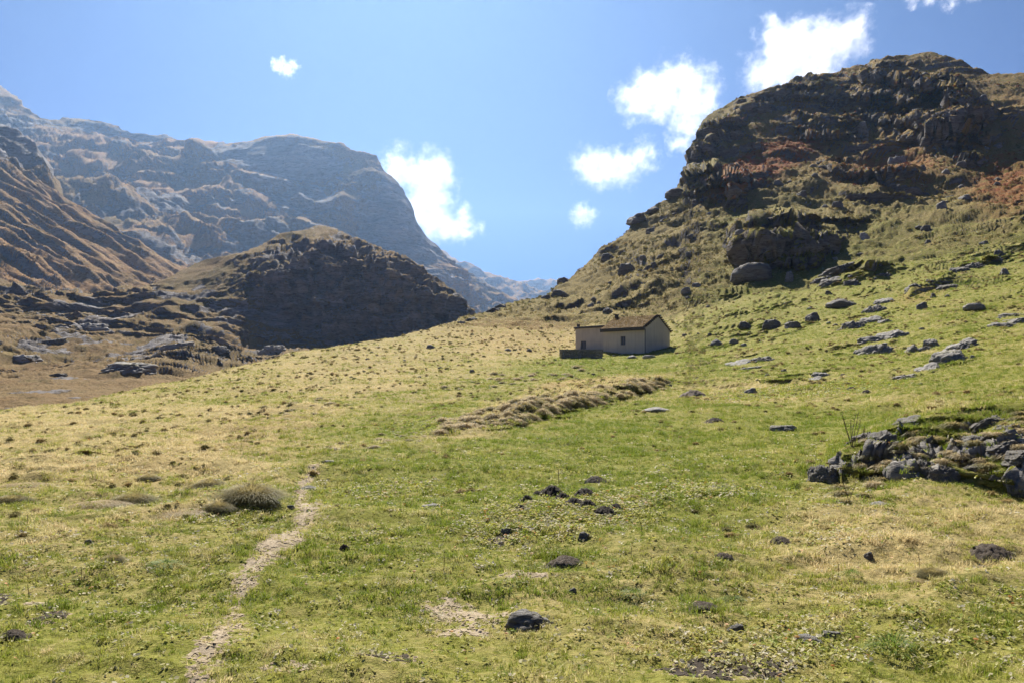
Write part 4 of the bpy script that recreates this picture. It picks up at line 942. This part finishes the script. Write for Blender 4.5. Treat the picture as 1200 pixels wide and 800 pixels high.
outcrop('grey outcrop with a rounded lower boulder running diagonally up beside orange grass', [(1006, 386, 32, 17), (1022, 378, 26, 14), (1030, 366, 30, 14, -0.5), (1042, 356, 26, 10, -0.4), (1038, 380, 16, 7)])
outcrop('broad pale grey slab outcrop below the diagonal boulder ridge', [(1030, 412, 36, 20, -0.35), (1045, 397, 34, 13, -0.3), (1022, 402, 26, 12)])
outcrop('low furrowed grey rock hump between two bigger outcrops', [(1078, 412, 18, 17, -0.5), (1098, 404, 18, 17, -0.5), (1088, 410, 16, 9)])
outcrop('long dark rock ledge slanting up to the right with pale lower edge', [(1085, 433, 30, 15, -0.3), (1105, 424, 40, 20, -0.4), (1128, 410, 32, 13, -0.5), (1062, 441, 36, 8, -0.2), (1142, 399, 18, 9, -0.5)])
outcrop('rounded grey lichen crusted outcrop near the orange bank on the right slope', [(1178, 382, 30, 13), (1195, 377, 30, 12), (1185, 372, 24, 8)])
outcrop('dark rock face under a turf overhang high on the right slope', [(1130, 320, 26, 13, -0.3), (1150, 315, 28, 15, -0.3), (1166, 308, 18, 13)], 'rock_dark')
outcrop('dark rock step with brown turf cap beside an orange grass bank', [(1092, 333, 14, 10), (1115, 340, 24, 11, -0.3), (1075, 338, 18, 10, -0.3)], 'rock_dark')
outcrop('wide stack of dark layered blocks at the right foot of the cliff', [(980, 334, 28, 17), (1005, 335, 32, 16), (990, 315, 34, 13, -0.2), (1025, 318, 32, 15), (1012, 298, 38, 11, -0.2), (1040, 326, 32, 12), (965, 330, 20, 11)], 'rock_dark')
outcrop('flat pale rock slabs set flush in the slope right of the hut', [(868, 427, 34, 9, -0.2), (895, 424, 32, 10, -0.2), (884, 432, 22, 5)])
outcrop('small humped grey rock in the green slope between hut slabs and the near outcrop', [(950, 445, 18, 7, -0.2), (962, 442, 24, 10)])
outcrop('small dark rocks in the turf on the crest left of the saddle', [(552, 378, 18, 8, -0.4), (580, 364, 16, 9), (588, 360, 12, 6), (540, 383, 12, 6)], 'rock_dark')
# small look-alike stones of the steep hillside
for q in range(95):
    x = rr.uniform(690, 1195); cr_ = float(np.interp(x, px_cols, crest)); y = rr.uniform(cr_ + 18, 372)
    w = rr.choice([6, 7, 8, 9, 11, 14]); mt = rr.choice(['rock', 'rock_dark', 'rock_dark']); o = put('rock', RK[rr.randrange(6)], M[mt], x, y, w, w * rr.uniform(.35, .65))
    props(o, 'small %s rock half sunk in the steep hillside heath' % ('light grey' if mt == 'rock' else 'dark'), 'rock', ('light grey' if mt == 'rock' else 'dark') + ' rocks strewn over the hillside')
for q in range(34):
    x = rr.uniform(400, 1190); lo = float(np.interp(x, px_cols, crest)); y = rr.uniform(max(375, lo + 8), 455)
    if 650 < x < 800 and y < 430: continue
    w = rr.choice([4, 5, 6, 7, 8]); o = put('rock', RK[rr.randrange(6)], M[rr.choice(['rock', 'rock_dark'])], x, y, w, w * rr.uniform(.35, .6))
    props(o, 'little grey stone sunk in the gentle meadow turf', 'rock', 'little stones in the middle meadow')

# rocks on the brown valley floor below the knoll
from mathutils.bvhtree import BVHTree
bv = BVHTree.FromPolygons([v.co.copy() for v in KN.data.vertices], [tuple(p_.vertices) for p_ in KN.data.polygons])
for (x, y, w, h, mt, lab) in [(140, 434, 58, 13, 'rock', 'long grey rock mound lying on the brown valley floor'), (22, 424, 44, 11, 'rock_pale', 'pale scree covered rock at the left end of the valley floor'),
                              (68, 441, 22, 5, 'rock_dark', 'low dark rock in brown grass near the valley stream'), (254, 412, 26, 9, 'rock', 'rounded grey rock near the shadow edge of the knoll'),
                              (205, 408, 46, 10, 'rock_pale', 'broad pale rock slab halfway up the brown valley slope'), (284, 396, 15, 12, 'rock_dark', 'upright dark rock beside the shadow edge under the knoll'),
                              (100, 388, 50, 12, 'rock_pale', 'pale boulder patch on the brown slope below the dark ridge'), (318, 412, 36, 10, 'rock_pale', 'pale boulders at the foot of the shaded knoll cliff'), (60, 402, 30, 8, 'rock_dark', 'dark ledge rock on the brown valley slope')]:
    hit = bv.ray_cast(Vector((0, 0, CAMZ)), Vector(((x - 600) / FPX, 1.0, (HZ - y) / FPX)).normalized())[0]
    if hit is None: continue
    s_ = hit.y / FPX; o = link('boulder', RS[rr.randrange(5)], M['rock']); setmat(o, M[mt]); o.location = hit + Vector((0, w * s_ * .25, -h * s_ * .3)); o.scale = (w * s_ * 1.1, w * s_ * .8, h * s_ * 1.5); o.rotation_euler = (0, 0, rr.uniform(-.4, .4))
    props(o, lab, 'rock')

# ------------------------------------------------------------------ molehills and soil heaps
for (x, y, w, h) in [(648, 579, 29, 12), (660, 586, 20, 9), (687, 582, 27, 10), (674, 596, 26, 10), (690, 598, 24, 10), (710, 604, 32, 12), (722, 598, 20, 8), (618, 586, 16, 8), (610, 602, 15, 7), (700, 567, 26, 7), (630, 577, 12, 5)]:
    o = put('molehill', SM[rr.randrange(4)], M['soil'], x, y, w, h * 1.1, 1.0, sink=0.05); props(o, 'dark crumbly molehill in green turf around the pale leaf patch', 'molehill', 'molehills around the leaf patch')
for (x, y, w, h, mat, lab) in [
    (665, 663, 46, 13, 'dung', 'flat brown soil heap with dry stems between leaf patch and foreground rock'),
    (1172, 660, 54, 18, 'dung', 'broad brown earth heap in dry grass below the outcrop'),
    (850, 663, 27, 9, 'dung', 'small brown dung heap in the right foreground grass'),
    (828, 719, 40, 10, 'dung', 'flat pale brown dung pat left of the dark stump stone'),
    (918, 633, 26, 8, 'dung', 'flat dark brown heap beside yellow leaves below the meadow slope'),
    (840, 496, 22, 6, 'soil', 'low dark mound in the bright grass below the meadow slabs'),
    (815, 466, 32, 10, 'dung', 'low brown turf hump right of the stream bank end'),
    (1000, 458, 14, 6, 'soil', 'dark soil clod in the bright leafy patch on the slope'),
    (8, 760, 30, 10, 'dung', 'dark soil clod in the rough grass left of the path'),
    (403, 645, 14, 8, 'soil', 'small dark clod right of the footpath in leafy turf'),
    (1017, 462, 12, 5, 'soil', 'second little soil clod on the bright leafy patch of the slope')]:
    o = put('soil_heap', SM[rr.randrange(4)], M[mat], x, y, w, h, 0.9, sink=0.05); props(o, lab, 'soil heap')

# ------------------------------------------------------------------ tussocks
TB = [tussock_mesh('tussock_shape', 3200, q, M['tussock'], 3, 0.5, 0.0055, 0.55) for q in range(2)]
TBS = [tussock_mesh('straw_tussock_shape', 1100, 5 + q, M['tussock_straw'], 4, 0.30, 0.007, 1.5, False) for q in range(2)]
TS = [tussock_mesh('small_tussock_shape', 170, 10 + q, M['tussock'] if q < 2 else M['tussock_straw'], 3, 0.6, 0.035, 0.9) for q in range(4)]
TG = tussock_mesh('green_tussock_shape', 160, 33, leaf_like('fresh_blade', lambda t: t.mix(t.noise(t.pos(), 6), (0.12, 0.20, 0.03), (0.24, 0.30, 0.06)), 0.5), 4, 0.8, 0.022, 0.7, False)
def tus(me, x, y, w, h, label, group=None, wd=0.75, name='grass_tussock'):
    g, _ = ground(x, y); s_ = g.y / FPX; o = bpy.data.objects.new(name, me); COL.objects.link(o)
    o.scale = (w * s_ * 1.05, w * s_ * wd, h * s_ / 0.62); o.location = g + Vector((0, w * s_ * wd * 0.3, -0.02 * s_)); o.rotation_euler = (0, 0, rr.uniform(-.5, .5))
    props(o, label, 'tussock', group); return o
tus(TB[0], 288, 603, 88, 34, 'largest shaggy brown grass tussock standing left of the footpath')
tus(TB[1], 253, 609, 40, 18, 'medium shaggy tussock touching the front of the largest one')
tus(TBS[0], 212, 612, 62, 13, 'bleached flattened grass mat left of the largest tussock')
tus(TB[1], 150, 592, 52, 22, 'shaggy brown tussock beside a bleached mat, farther left than the largest')
tus(TBS[1], 112, 597, 58, 14, 'bleached flattened grass mat left of the second shaggy tussock')
tus(TB[0], 242, 563, 40, 18, 'rounded shaggy tussock behind the largest one')
tus(TBS[0], 212, 567, 34, 8, 'thin bleached grass mat beside the rounded rear tussock')
tus(TB[1], 171, 561, 26, 10, 'small brown tussock behind the bleached mats')
tus(TB[0], 8, 592, 42, 15, 'brown tussock in the dry grass at the left end of the meadow')
tus(TBS[1], 25, 575, 50, 10, 'straw coloured grass mat behind a brown tussock in the dry meadow')
tus(TB[1], 130, 665, 28, 13, 'dark little tussock in rough turf midway between path and left soil clods')
tus(TB[0], 1098, 696, 40, 15, 'brown matted tussock in the right foreground grass')
tus(TBS[0], 1080, 697, 30, 8, 'short dry grass mat beside the brown matted tussock')
tus(TG, 1052, 778, 52, 30, 'tall fresh green grass tuft among fallen leaves', name='grass_tuft')
tus(TG, 1000, 680, 20, 13, 'small dark green grass tuft in the right foreground turf', name='grass_tuft')
tus(TG, 690, 576, 16, 8, 'bright green leafy tuft growing beside a molehill', name='grass_tuft')
tus(TG, 862, 700, 26, 8, 'low dark green tuft above the flat dung pat', name='grass_tuft')
tus(TG, 745, 697, 26, 12, 'low green tuft right of the tiny whitish stone', name='grass_tuft')
tus(TG, 190, 668, 36, 9, 'low green tuft in rough turf left of the path', name='grass_tuft')
for q in range(190):
    u_ = rr.random(); x = 515 + 268 * u_; lo = float(np.interp(x, [520, 600, 680, 740, 785], [512, 503, 482, 467, 456])); hi = float(np.interp(x, [520, 600, 680, 740, 785], [496, 478, 459, 449, 446]))
    y = lo + (hi - lo) * rr.random() ** 0.8; w = rr.uniform(10, 19) * (0.75 + 0.4 * (1 - u_))
    z = rr.choice([0, 1, 2, 2, 2, 3, 3, 3]); tus(TS[z], x, y, w, w * rr.uniform(.5, .75), '%s grass tussock on the stream bank below the hut' % ('brown', 'bleached')[z > 1], '%s tussocks crowding the stream bank' % ('brown', 'bleached')[z > 1])
for q in range(44):
    x = rr.uniform(520, 690); y = 452 - (x - 520) * 0.10 + rr.gauss(0, 5); w = rr.uniform(6, 11)
    z = rr.randrange(4); tus(TS[z], x, y, w, w * rr.uniform(.4, .6), ('brown ', 'straw coloured ')[z > 1] + 'small tussock in the hummocky strip between hut and stream bank', ('brown ', 'bleached ')[z > 1] + 'tussocks in the hummocky strip')
for q in range(34):
    x = rr.gauss(345, 30); y = 478 - (x - 345) * 0.15 + rr.gauss(0, 6); w = rr.uniform(6, 11)
    z = rr.randrange(4); tus(TS[z], x, y, w, w * rr.uniform(.35, .55), ('brown ', 'straw coloured ')[z > 1] + 'small tussock in the rough patch on the left meadow', ('brown ', 'bleached ')[z > 1] + 'tussocks in the rough left patch')
for q in range(26):
    x = rr.gauss(460, 34); y = 517 - (x - 460) * 0.2 + rr.gauss(0, 4); w = rr.uniform(6, 12)
    z = rr.randrange(4); tus(TS[z], x, y, w, w * rr.uniform(.3, .5), ('brown ', 'straw coloured ')[z > 1] + 'low tussock where the stream bank fades into the meadow', ('brown ', 'bleached ')[z > 1] + 'tussocks where the bank fades')
for q in range(70):
    x = rr.uniform(985, 1215); y = float(np.interp(x, [985, 1040, 1090, 1200], [540, 515, 500, 485])) + rr.uniform(0, 62); w = rr.uniform(14, 26)
    z = rr.randrange(4); tus(TS[z], x, y, w, w * rr.uniform(.35, .6), ('brown ', 'straw coloured ')[z > 1] + 'tussock growing between the rocks of the near outcrop', ('brown ', 'bleached ')[z > 1] + 'tussocks on the near outcrop')

# ------------------------------------------------------------------ dry stalks
def stalk(x, y, h, n, label, seed):
    r = random.Random(seed); g, _ = ground(x, y); s_ = g.y / FPX; H = h * s_; bm = bmesh.new()
    for q in range(n):
        lean = Vector((r.uniform(-.35, .35), r.uniform(-.25, .25), 1)).normalized() if n > 1 else Vector((r.uniform(-.08, .08), 0, 1)).normalized()
        b0 = Vector((r.uniform(-.03, .03) * (n > 1), r.uniform(-.03, .03), -0.02)); hh = H * r.uniform(.6, 1.0) if q else H
        def cyl(a, b, ra, rb):
            d_ = b - a; m_ = Matrix.Translation((a + b) / 2) @ d_.to_track_quat('Z', 'Y').to_matrix().to_4x4()
            bmesh.ops.create_cone(bm, cap_ends=True, segments=5, radius1=ra, radius2=rb, depth=d_.length, matrix=m_)
        w_ = max(0.0035, 0.7 * s_)
        mid = b0 + lean * hh * 0.55; tip = mid + (lean + Vector((r.uniform(-.15, .15), r.uniform(-.1, .1), 0))).normalized() * hh * 0.45
        cyl(b0, mid, w_ * .6, w_ * .5); cyl(mid, tip, w_ * .5, w_ * .35)
        for z in range(4):
            c = b0 + (tip - b0) * r.uniform(.6, 1.0); cyl(c, c + Vector((r.uniform(-1, 1), r.uniform(-1, 1), 0.6)) * hh * 0.07, w_ * .45, w_ * .3)
    me = bpy.data.meshes.new('dry_stalk'); bm.to_mesh(me); bm.free()
    o = link('dry_stalk', me, M['stalk']); o.location = g; props(o, label, 'stalk')
for q, (x, y, h, n, lab) in enumerate([
    (998, 528, 44, 6, 'bare branching dead stalks at the left top of the near outcrop'), (995, 592, 32, 2, 'pair of thin brown stalks in turf below the outcrop'), (520, 672, 28, 1, 'single dry stalk in green turf left of the bare earth'),
    (655, 566, 20, 1, 'single thin stalk right behind the first molehill'), (752, 637, 16, 1, 'single short stalk in dry turf right of the leaf patch'), (740, 662, 20, 1, 'thin stalk beside the brown soil heap'),
    (982, 676, 20, 1, 'thin dark stalk near the small green tuft on the right'), (33, 700, 20, 1, 'thin dry stalk above the bare streak in the left grass'), (98, 680, 20, 1, 'thin dry stalk near the dark little tussock'),
    (34, 624, 18, 1, 'thin dry stalk in the left meadow below the brown tussock'), (1150, 545, 26, 1, 'single pale stalk among the outcrop rocks'), (1012, 520, 20, 3, 'short dead stems on the outcrop beside the branching ones'), (1078, 670, 22, 1, 'thin bleached stalk above the brown matted tussock')]):
    stalk(x, y, h, n, lab, q)

# ------------------------------------------------------------------ the hut
def plaster(name, base, stain):
    t = NT(name); p = t.pos()
    a = t.noise(p, 0.9, 5, 0.6); st = t.n('ShaderNodeMapping', Vector=p, Scale=(2.5, 2.5, 0.25)).outputs[0]; b = t.noise(st, 1.6, 5, 0.6); c = t.noise(p, 14, 4, 0.6)
    col = t.mix(t.ramp(a, (0.35, 0.0), (0.7, 0.6)), base, tuple(x * 0.8 for x in base))
    col = t.mix(t.ramp(b, (0.5, 0.0), (0.75, 0.55)), col, stain)
    return t.finish(col, 0.92, t.bump(c, 0.5, 0.02), 0.1)
M['plaster'] = plaster('hut_plaster', (0.58, 0.515, 0.435), (0.36, 0.31, 0.26))
M['plaster2'] = plaster('annex_plaster', (0.54, 0.485, 0.42), (0.34, 0.30, 0.265))
M['roofturf'] = plaster('roof_turf', (0.21, 0.14, 0.07), (0.24, 0.21, 0.10))
M['slate'] = plaster('roof_edge_stone', (0.075, 0.07, 0.068), (0.11, 0.10, 0.095))
M['frame'] = plaster('window_wood', (0.22, 0.20, 0.19), (0.15, 0.14, 0.13))
t = NT('window_glass'); M['glass'] = t.finish((0.055, 0.062, 0.075), 0.25, None, 0.5)
t = NT('zinc_pipe'); M['pipe'] = t.finish(t.mix(t.noise(t.pos(), 3), (0.12, 0.12, 0.125), (0.2, 0.2, 0.2)), 0.5, None, 0.4)
hut = empty('stone_hut', (10.52, 88.5, 3.1), math.atan2(-0.737, 0.676)); props(hut, 'small plastered stone hut with gabled main block and lower flat annex on the meadow shelf', 'hut')
def pmesh(name, V, Fa, mat, parent, loc=(0, 0, 0)):
    me = bpy.data.meshes.new(name); me.from_pydata([tuple(v) for v in V], [], Fa); me.update()
    o = link(name, me, mat, parent); o.location = loc; return o
def boxes(name, bl, mat, parent, bev=0.0):
    bm = bmesh.new()
    for (x0, x1, y0, y1, z0, z1) in bl:
        r_ = bmesh.ops.create_cube(bm, size=1.0)
        for v in r_['verts']: v.co = Vector(((x0 + x1) / 2 + v.co.x * (x1 - x0), (y0 + y1) / 2 + v.co.y * (y1 - y0), (z0 + z1) / 2 + v.co.z * (z1 - z0)))
    if bev: bmesh.ops.bevel(bm, geom=bm.edges[:], offset=bev, segments=1, affect='EDGES')
    me = bpy.data.meshes.new(name); bm.to_mesh(me); bm.free(); return link(name, me, mat, parent)
def block(name, x0, x1, y0, y1, zb, zf, zk, zr, opening, mat, parent):
    """walls with a window opening in the front (y0) face; zf/zk eaves front/back, zr ridge or None"""
    V = []; Fa = []
    def q(*pts): b0 = len(V); V.extend(pts); Fa.append(tuple(range(b0, b0 + len(pts))))
    a, b, c, d_ = opening; xs = [x0, a, b, x1]; zs = [zb, c, d_, zf]
    for i in range(3):
        for j in range(3):
            if i == 1 and j == 1: continue
            q((xs[i], y0, zs[j]), (xs[i + 1], y0, zs[j]), (xs[i + 1], y0, zs[j + 1]), (xs[i], y0, zs[j + 1]))
    r_ = 0.22
    q((a, y0, c), (b, y0, c), (b, y0 + r_, c), (a, y0 + r_, c)); q((a, y0 + r_, d_), (b, y0 + r_, d_), (b, y0, d_), (a, y0, d_))
    q((a, y0, c), (a, y0 + r_, c), (a, y0 + r_, d_), (a, y0, d_)); q((b, y0 + r_, c), (b, y0, c), (b, y0, d_), (b, y0 + r_, d_))
    q((a, y0 + r_, c), (b, y0 + r_, c), (b, y0 + r_, d_), (a, y0 + r_, d_))
    ym = (y0 + y1) / 2; g = [(ym, zr)] if zr else []
    for x in (x0, x1): q((x, y0, zb), (x, y1, zb), (x, y1, zk), *[(x, yy, zz) for yy, zz in g], (x, y0, zf))
    q((x1, y1, zb), (x0, y1, zb), (x0, y1, zk), (x1, y1, zk))
    return pmesh(name, V, Fa, mat, parent)
def window(a, b, c, d_, y, parent, muntins):
    e = boxes('window', [(a, a + .07, y + .10, y + .17, c, d_), (b - .07, b, y + .10, y + .17, c, d_), (a + .07, b - .07, y + .10, y + .17, c, c + .07), (a + .07, b - .07, y + .10, y + .17, d_ - .07, d_)] +
              [((a + b) / 2 - .025, (a + b) / 2 + .025, y + .11, y + .165, c + .07, d_ - .07)], M['frame'], parent)
    m_ = (a + b) / 2
    for (p0, p1) in ((a + .07, m_ - .025), (m_ + .025, b - .07)): boxes('pane', [(p0, p1, y + .125, y + .14, c + .07, d_ - .07)], M['glass'], e)
    boxes('sill', [(a - .12, b + .12, y - .10, y + .02, c - .10, c - .002)], M['plaster2'], e)
    return e
L_, W_ = 6.1, 4.38
block('wall', 0, L_, 0, W_, -1.4, 3.38, 3.02, 4.62, (2.55, 3.25, 1.45, 2.45), M['plaster'], hut); window(2.55, 3.25, 1.45, 2.45, 0, hut, 1)
# roof of the main block: two turf slabs with stepped stone edges
def slope(y0, z0, y1, z1, name, mat, x0, x1, th, parent, bumps=0.0):
    nx, ny = 26, 10; V = []; Fa = []
    for j in range(ny + 1):
        for i in range(nx + 1):
            f = j / ny; h = bumps * (perlin(np.array([[i * .9, j * .9, 3.3]]), 5)[0]) if 0 < j < ny else 0
            V.append((x0 + (x1 - x0) * i / nx, y0 + (y1 - y0) * f, z0 + (z1 - z0) * f + th + h))
    for j in range(ny):
        for i in range(nx): k_ = j * (nx + 1) + i; Fa.append((k_, k_ + 1, k_ + nx + 2, k_ + nx + 1))
    b0 = len(V); V += [(x0, y0, z0), (x1, y0, z0), (x1, y1, z1), (x0, y1, z1)]
    Fa += [(b0, b0 + 3, b0 + 2, b0 + 1), (0, b0, b0 + 1, nx) if False else (b0, b0 + 1, nx, 0), (b0 + 1, b0 + 2, ny * (nx + 1) + nx, nx), (b0 + 2, b0 + 3, ny * (nx + 1), ny * (nx + 1) + nx), (b0 + 3, b0, 0, ny * (nx + 1))]
    return pmesh(name, V, Fa, mat, parent)
rf = slope(-0.28, 3.24, W_ / 2, 4.64, 'roof', M['roofturf'], -0.15, L_ + 0.08, 0.12, hut, 0.10)
slope(W_ + 0.25, 2.86, W_ / 2, 4.64, 'rear_slope', M['roofturf'], -0.15, L_ + 0.08, 0.12, rf, 0.10)
def roof_turf():
    V = []; Fa = []
    for q in range(2600):
        f = rr.random(); x = rr.uniform(-.1, L_); y = -0.25 + (W_ / 2 + .22) * f; z = 3.36 + 1.40 * f - .03; a = rr.uniform(0, 6.283); h = rr.uniform(.06, .2); w_ = .03; b0 = len(V)
        V.extend([(x - w_ * math.cos(a), y - w_ * math.sin(a), z), (x + w_ * math.cos(a), y + w_ * math.sin(a), z), (x + rr.uniform(-.08, .08), y + rr.uniform(-.08, .08), z + h)]); Fa.append((b0, b0 + 1, b0 + 2))
    o = pmesh('roof_grass', V, Fa, M['tussock_roof'], rf); o['kind'] = 'stuff'
M['tussock_roof'] = leaf_like('roof_blade', lambda t: t.mix(t.noise(t.pos(), 1.3, 4), (0.17, 0.125, 0.055), (0.40, 0.29, 0.14)), 0.4)
roof_turf()
boxes('eave_board', [(-0.2, L_ + 0.1, -0.36, -0.285, 2.98, 3.36)], M['slate'], rf)
for q in range(9):                                   # stepped stone slabs along the gable verge
    f = (q + .5) / 9; y = -0.28 + (W_ / 2 + 0.28) * f; z = 3.30 + 1.42 * f
    boxes('verge_stone', [(L_ - .12, L_ + .20, y - .17, y + .17, z - .02, z + .11)], M['slate'], rf)
    y = W_ + .25 - (W_ / 2 + 0.25) * f; z = 2.92 + 1.80 * f
    boxes('verge_stone', [(L_ - .12, L_ + .20, y - .17, y + .17, z - .02, z + .11)], M['slate'], rf)
boxes('chimney', [(0.0, 0.32, W_ / 2 - .16, W_ / 2 + .16, 4.4, 5.05), (-0.05, 0.37, W_ / 2 - .21, W_ / 2 + .21, 5.05, 5.14)], M['slate'], rf)
boxes('downpipe', [(L_ - .10, L_ - .02, -.09, -.01, 0.5, 3.1)], M['pipe'], hut)
boxes('plinth', [(L_ + .003, L_ + .10, 1.6, W_ - .05, -1.4, 0.62)], M['slate'], hut)
an = empty('annex', (0, 0, 0)); an.parent = hut
ax0, ax1, ay0, ay1 = -5.26, -0.003, 1.0, 4.1
block('annex_wall', ax0, ax1, ay0, ay1, -1.2, 3.62, 3.35, None, (-4.45, -3.55, 1.15, 2.15), M['plaster2'], an); window(-4.45, -3.55, 1.15, 2.15, ay0, an, 1)
ar = boxes('annex_roof', [(ax0 - .15, ax1 + .1, ay0 - .22, ay1 + .1, 3.63, 3.80), (ax0 - .10, ax1 - .3, ay0 - .1, ay1, 3.80, 3.87)], M['slate'], an, 0.02)
boxes('chimney', [(ax0 + .12, ax0 + .38, ay0 + .1, ay0 + .36, 3.87, 4.18)], M['slate'], ar)
# dry stone terrace wall before the annex
g0 = np.array(ground(658.5, 420.5)[0]); g1 = np.array(ground(707.0, 418.5)[0]); v_ = Vector(g1 - g0); v_.z = 0
tw = empty('terrace_wall', Vector(g0), math.atan2(v_.y, v_.x)); props(tw, 'low dark dry stone terrace wall in front of the hut annex', 'wall')
Lw = v_.length - 0.05; bm = bmesh.new(); z = -0.5
while z < 0.9:
    x = 0.0; hh = rr.uniform(.12, .2)
    while x < Lw - .1:
        ll = min(rr.uniform(.2, .55), Lw - x)
        r_ = bmesh.ops.create_cube(bm, size=1.0); jy = rr.uniform(-.03, .03)
        for v in r_['verts']: v.co = Vector((x + ll / 2 + v.co.x * (ll - .015) + rr.uniform(-.015, .015), .25 + jy + v.co.y * .5 + rr.uniform(-.02, .02), z + hh / 2 + v.co.z * (hh - .01) + rr.uniform(-.015, .015)))
        x += ll
    z += hh
me = bpy.data.meshes.new('stonework'); bm.to_mesh(me); bm.free(); o = link('stonework', me, M['rock'], tw); o['kind'] = 'stuff'
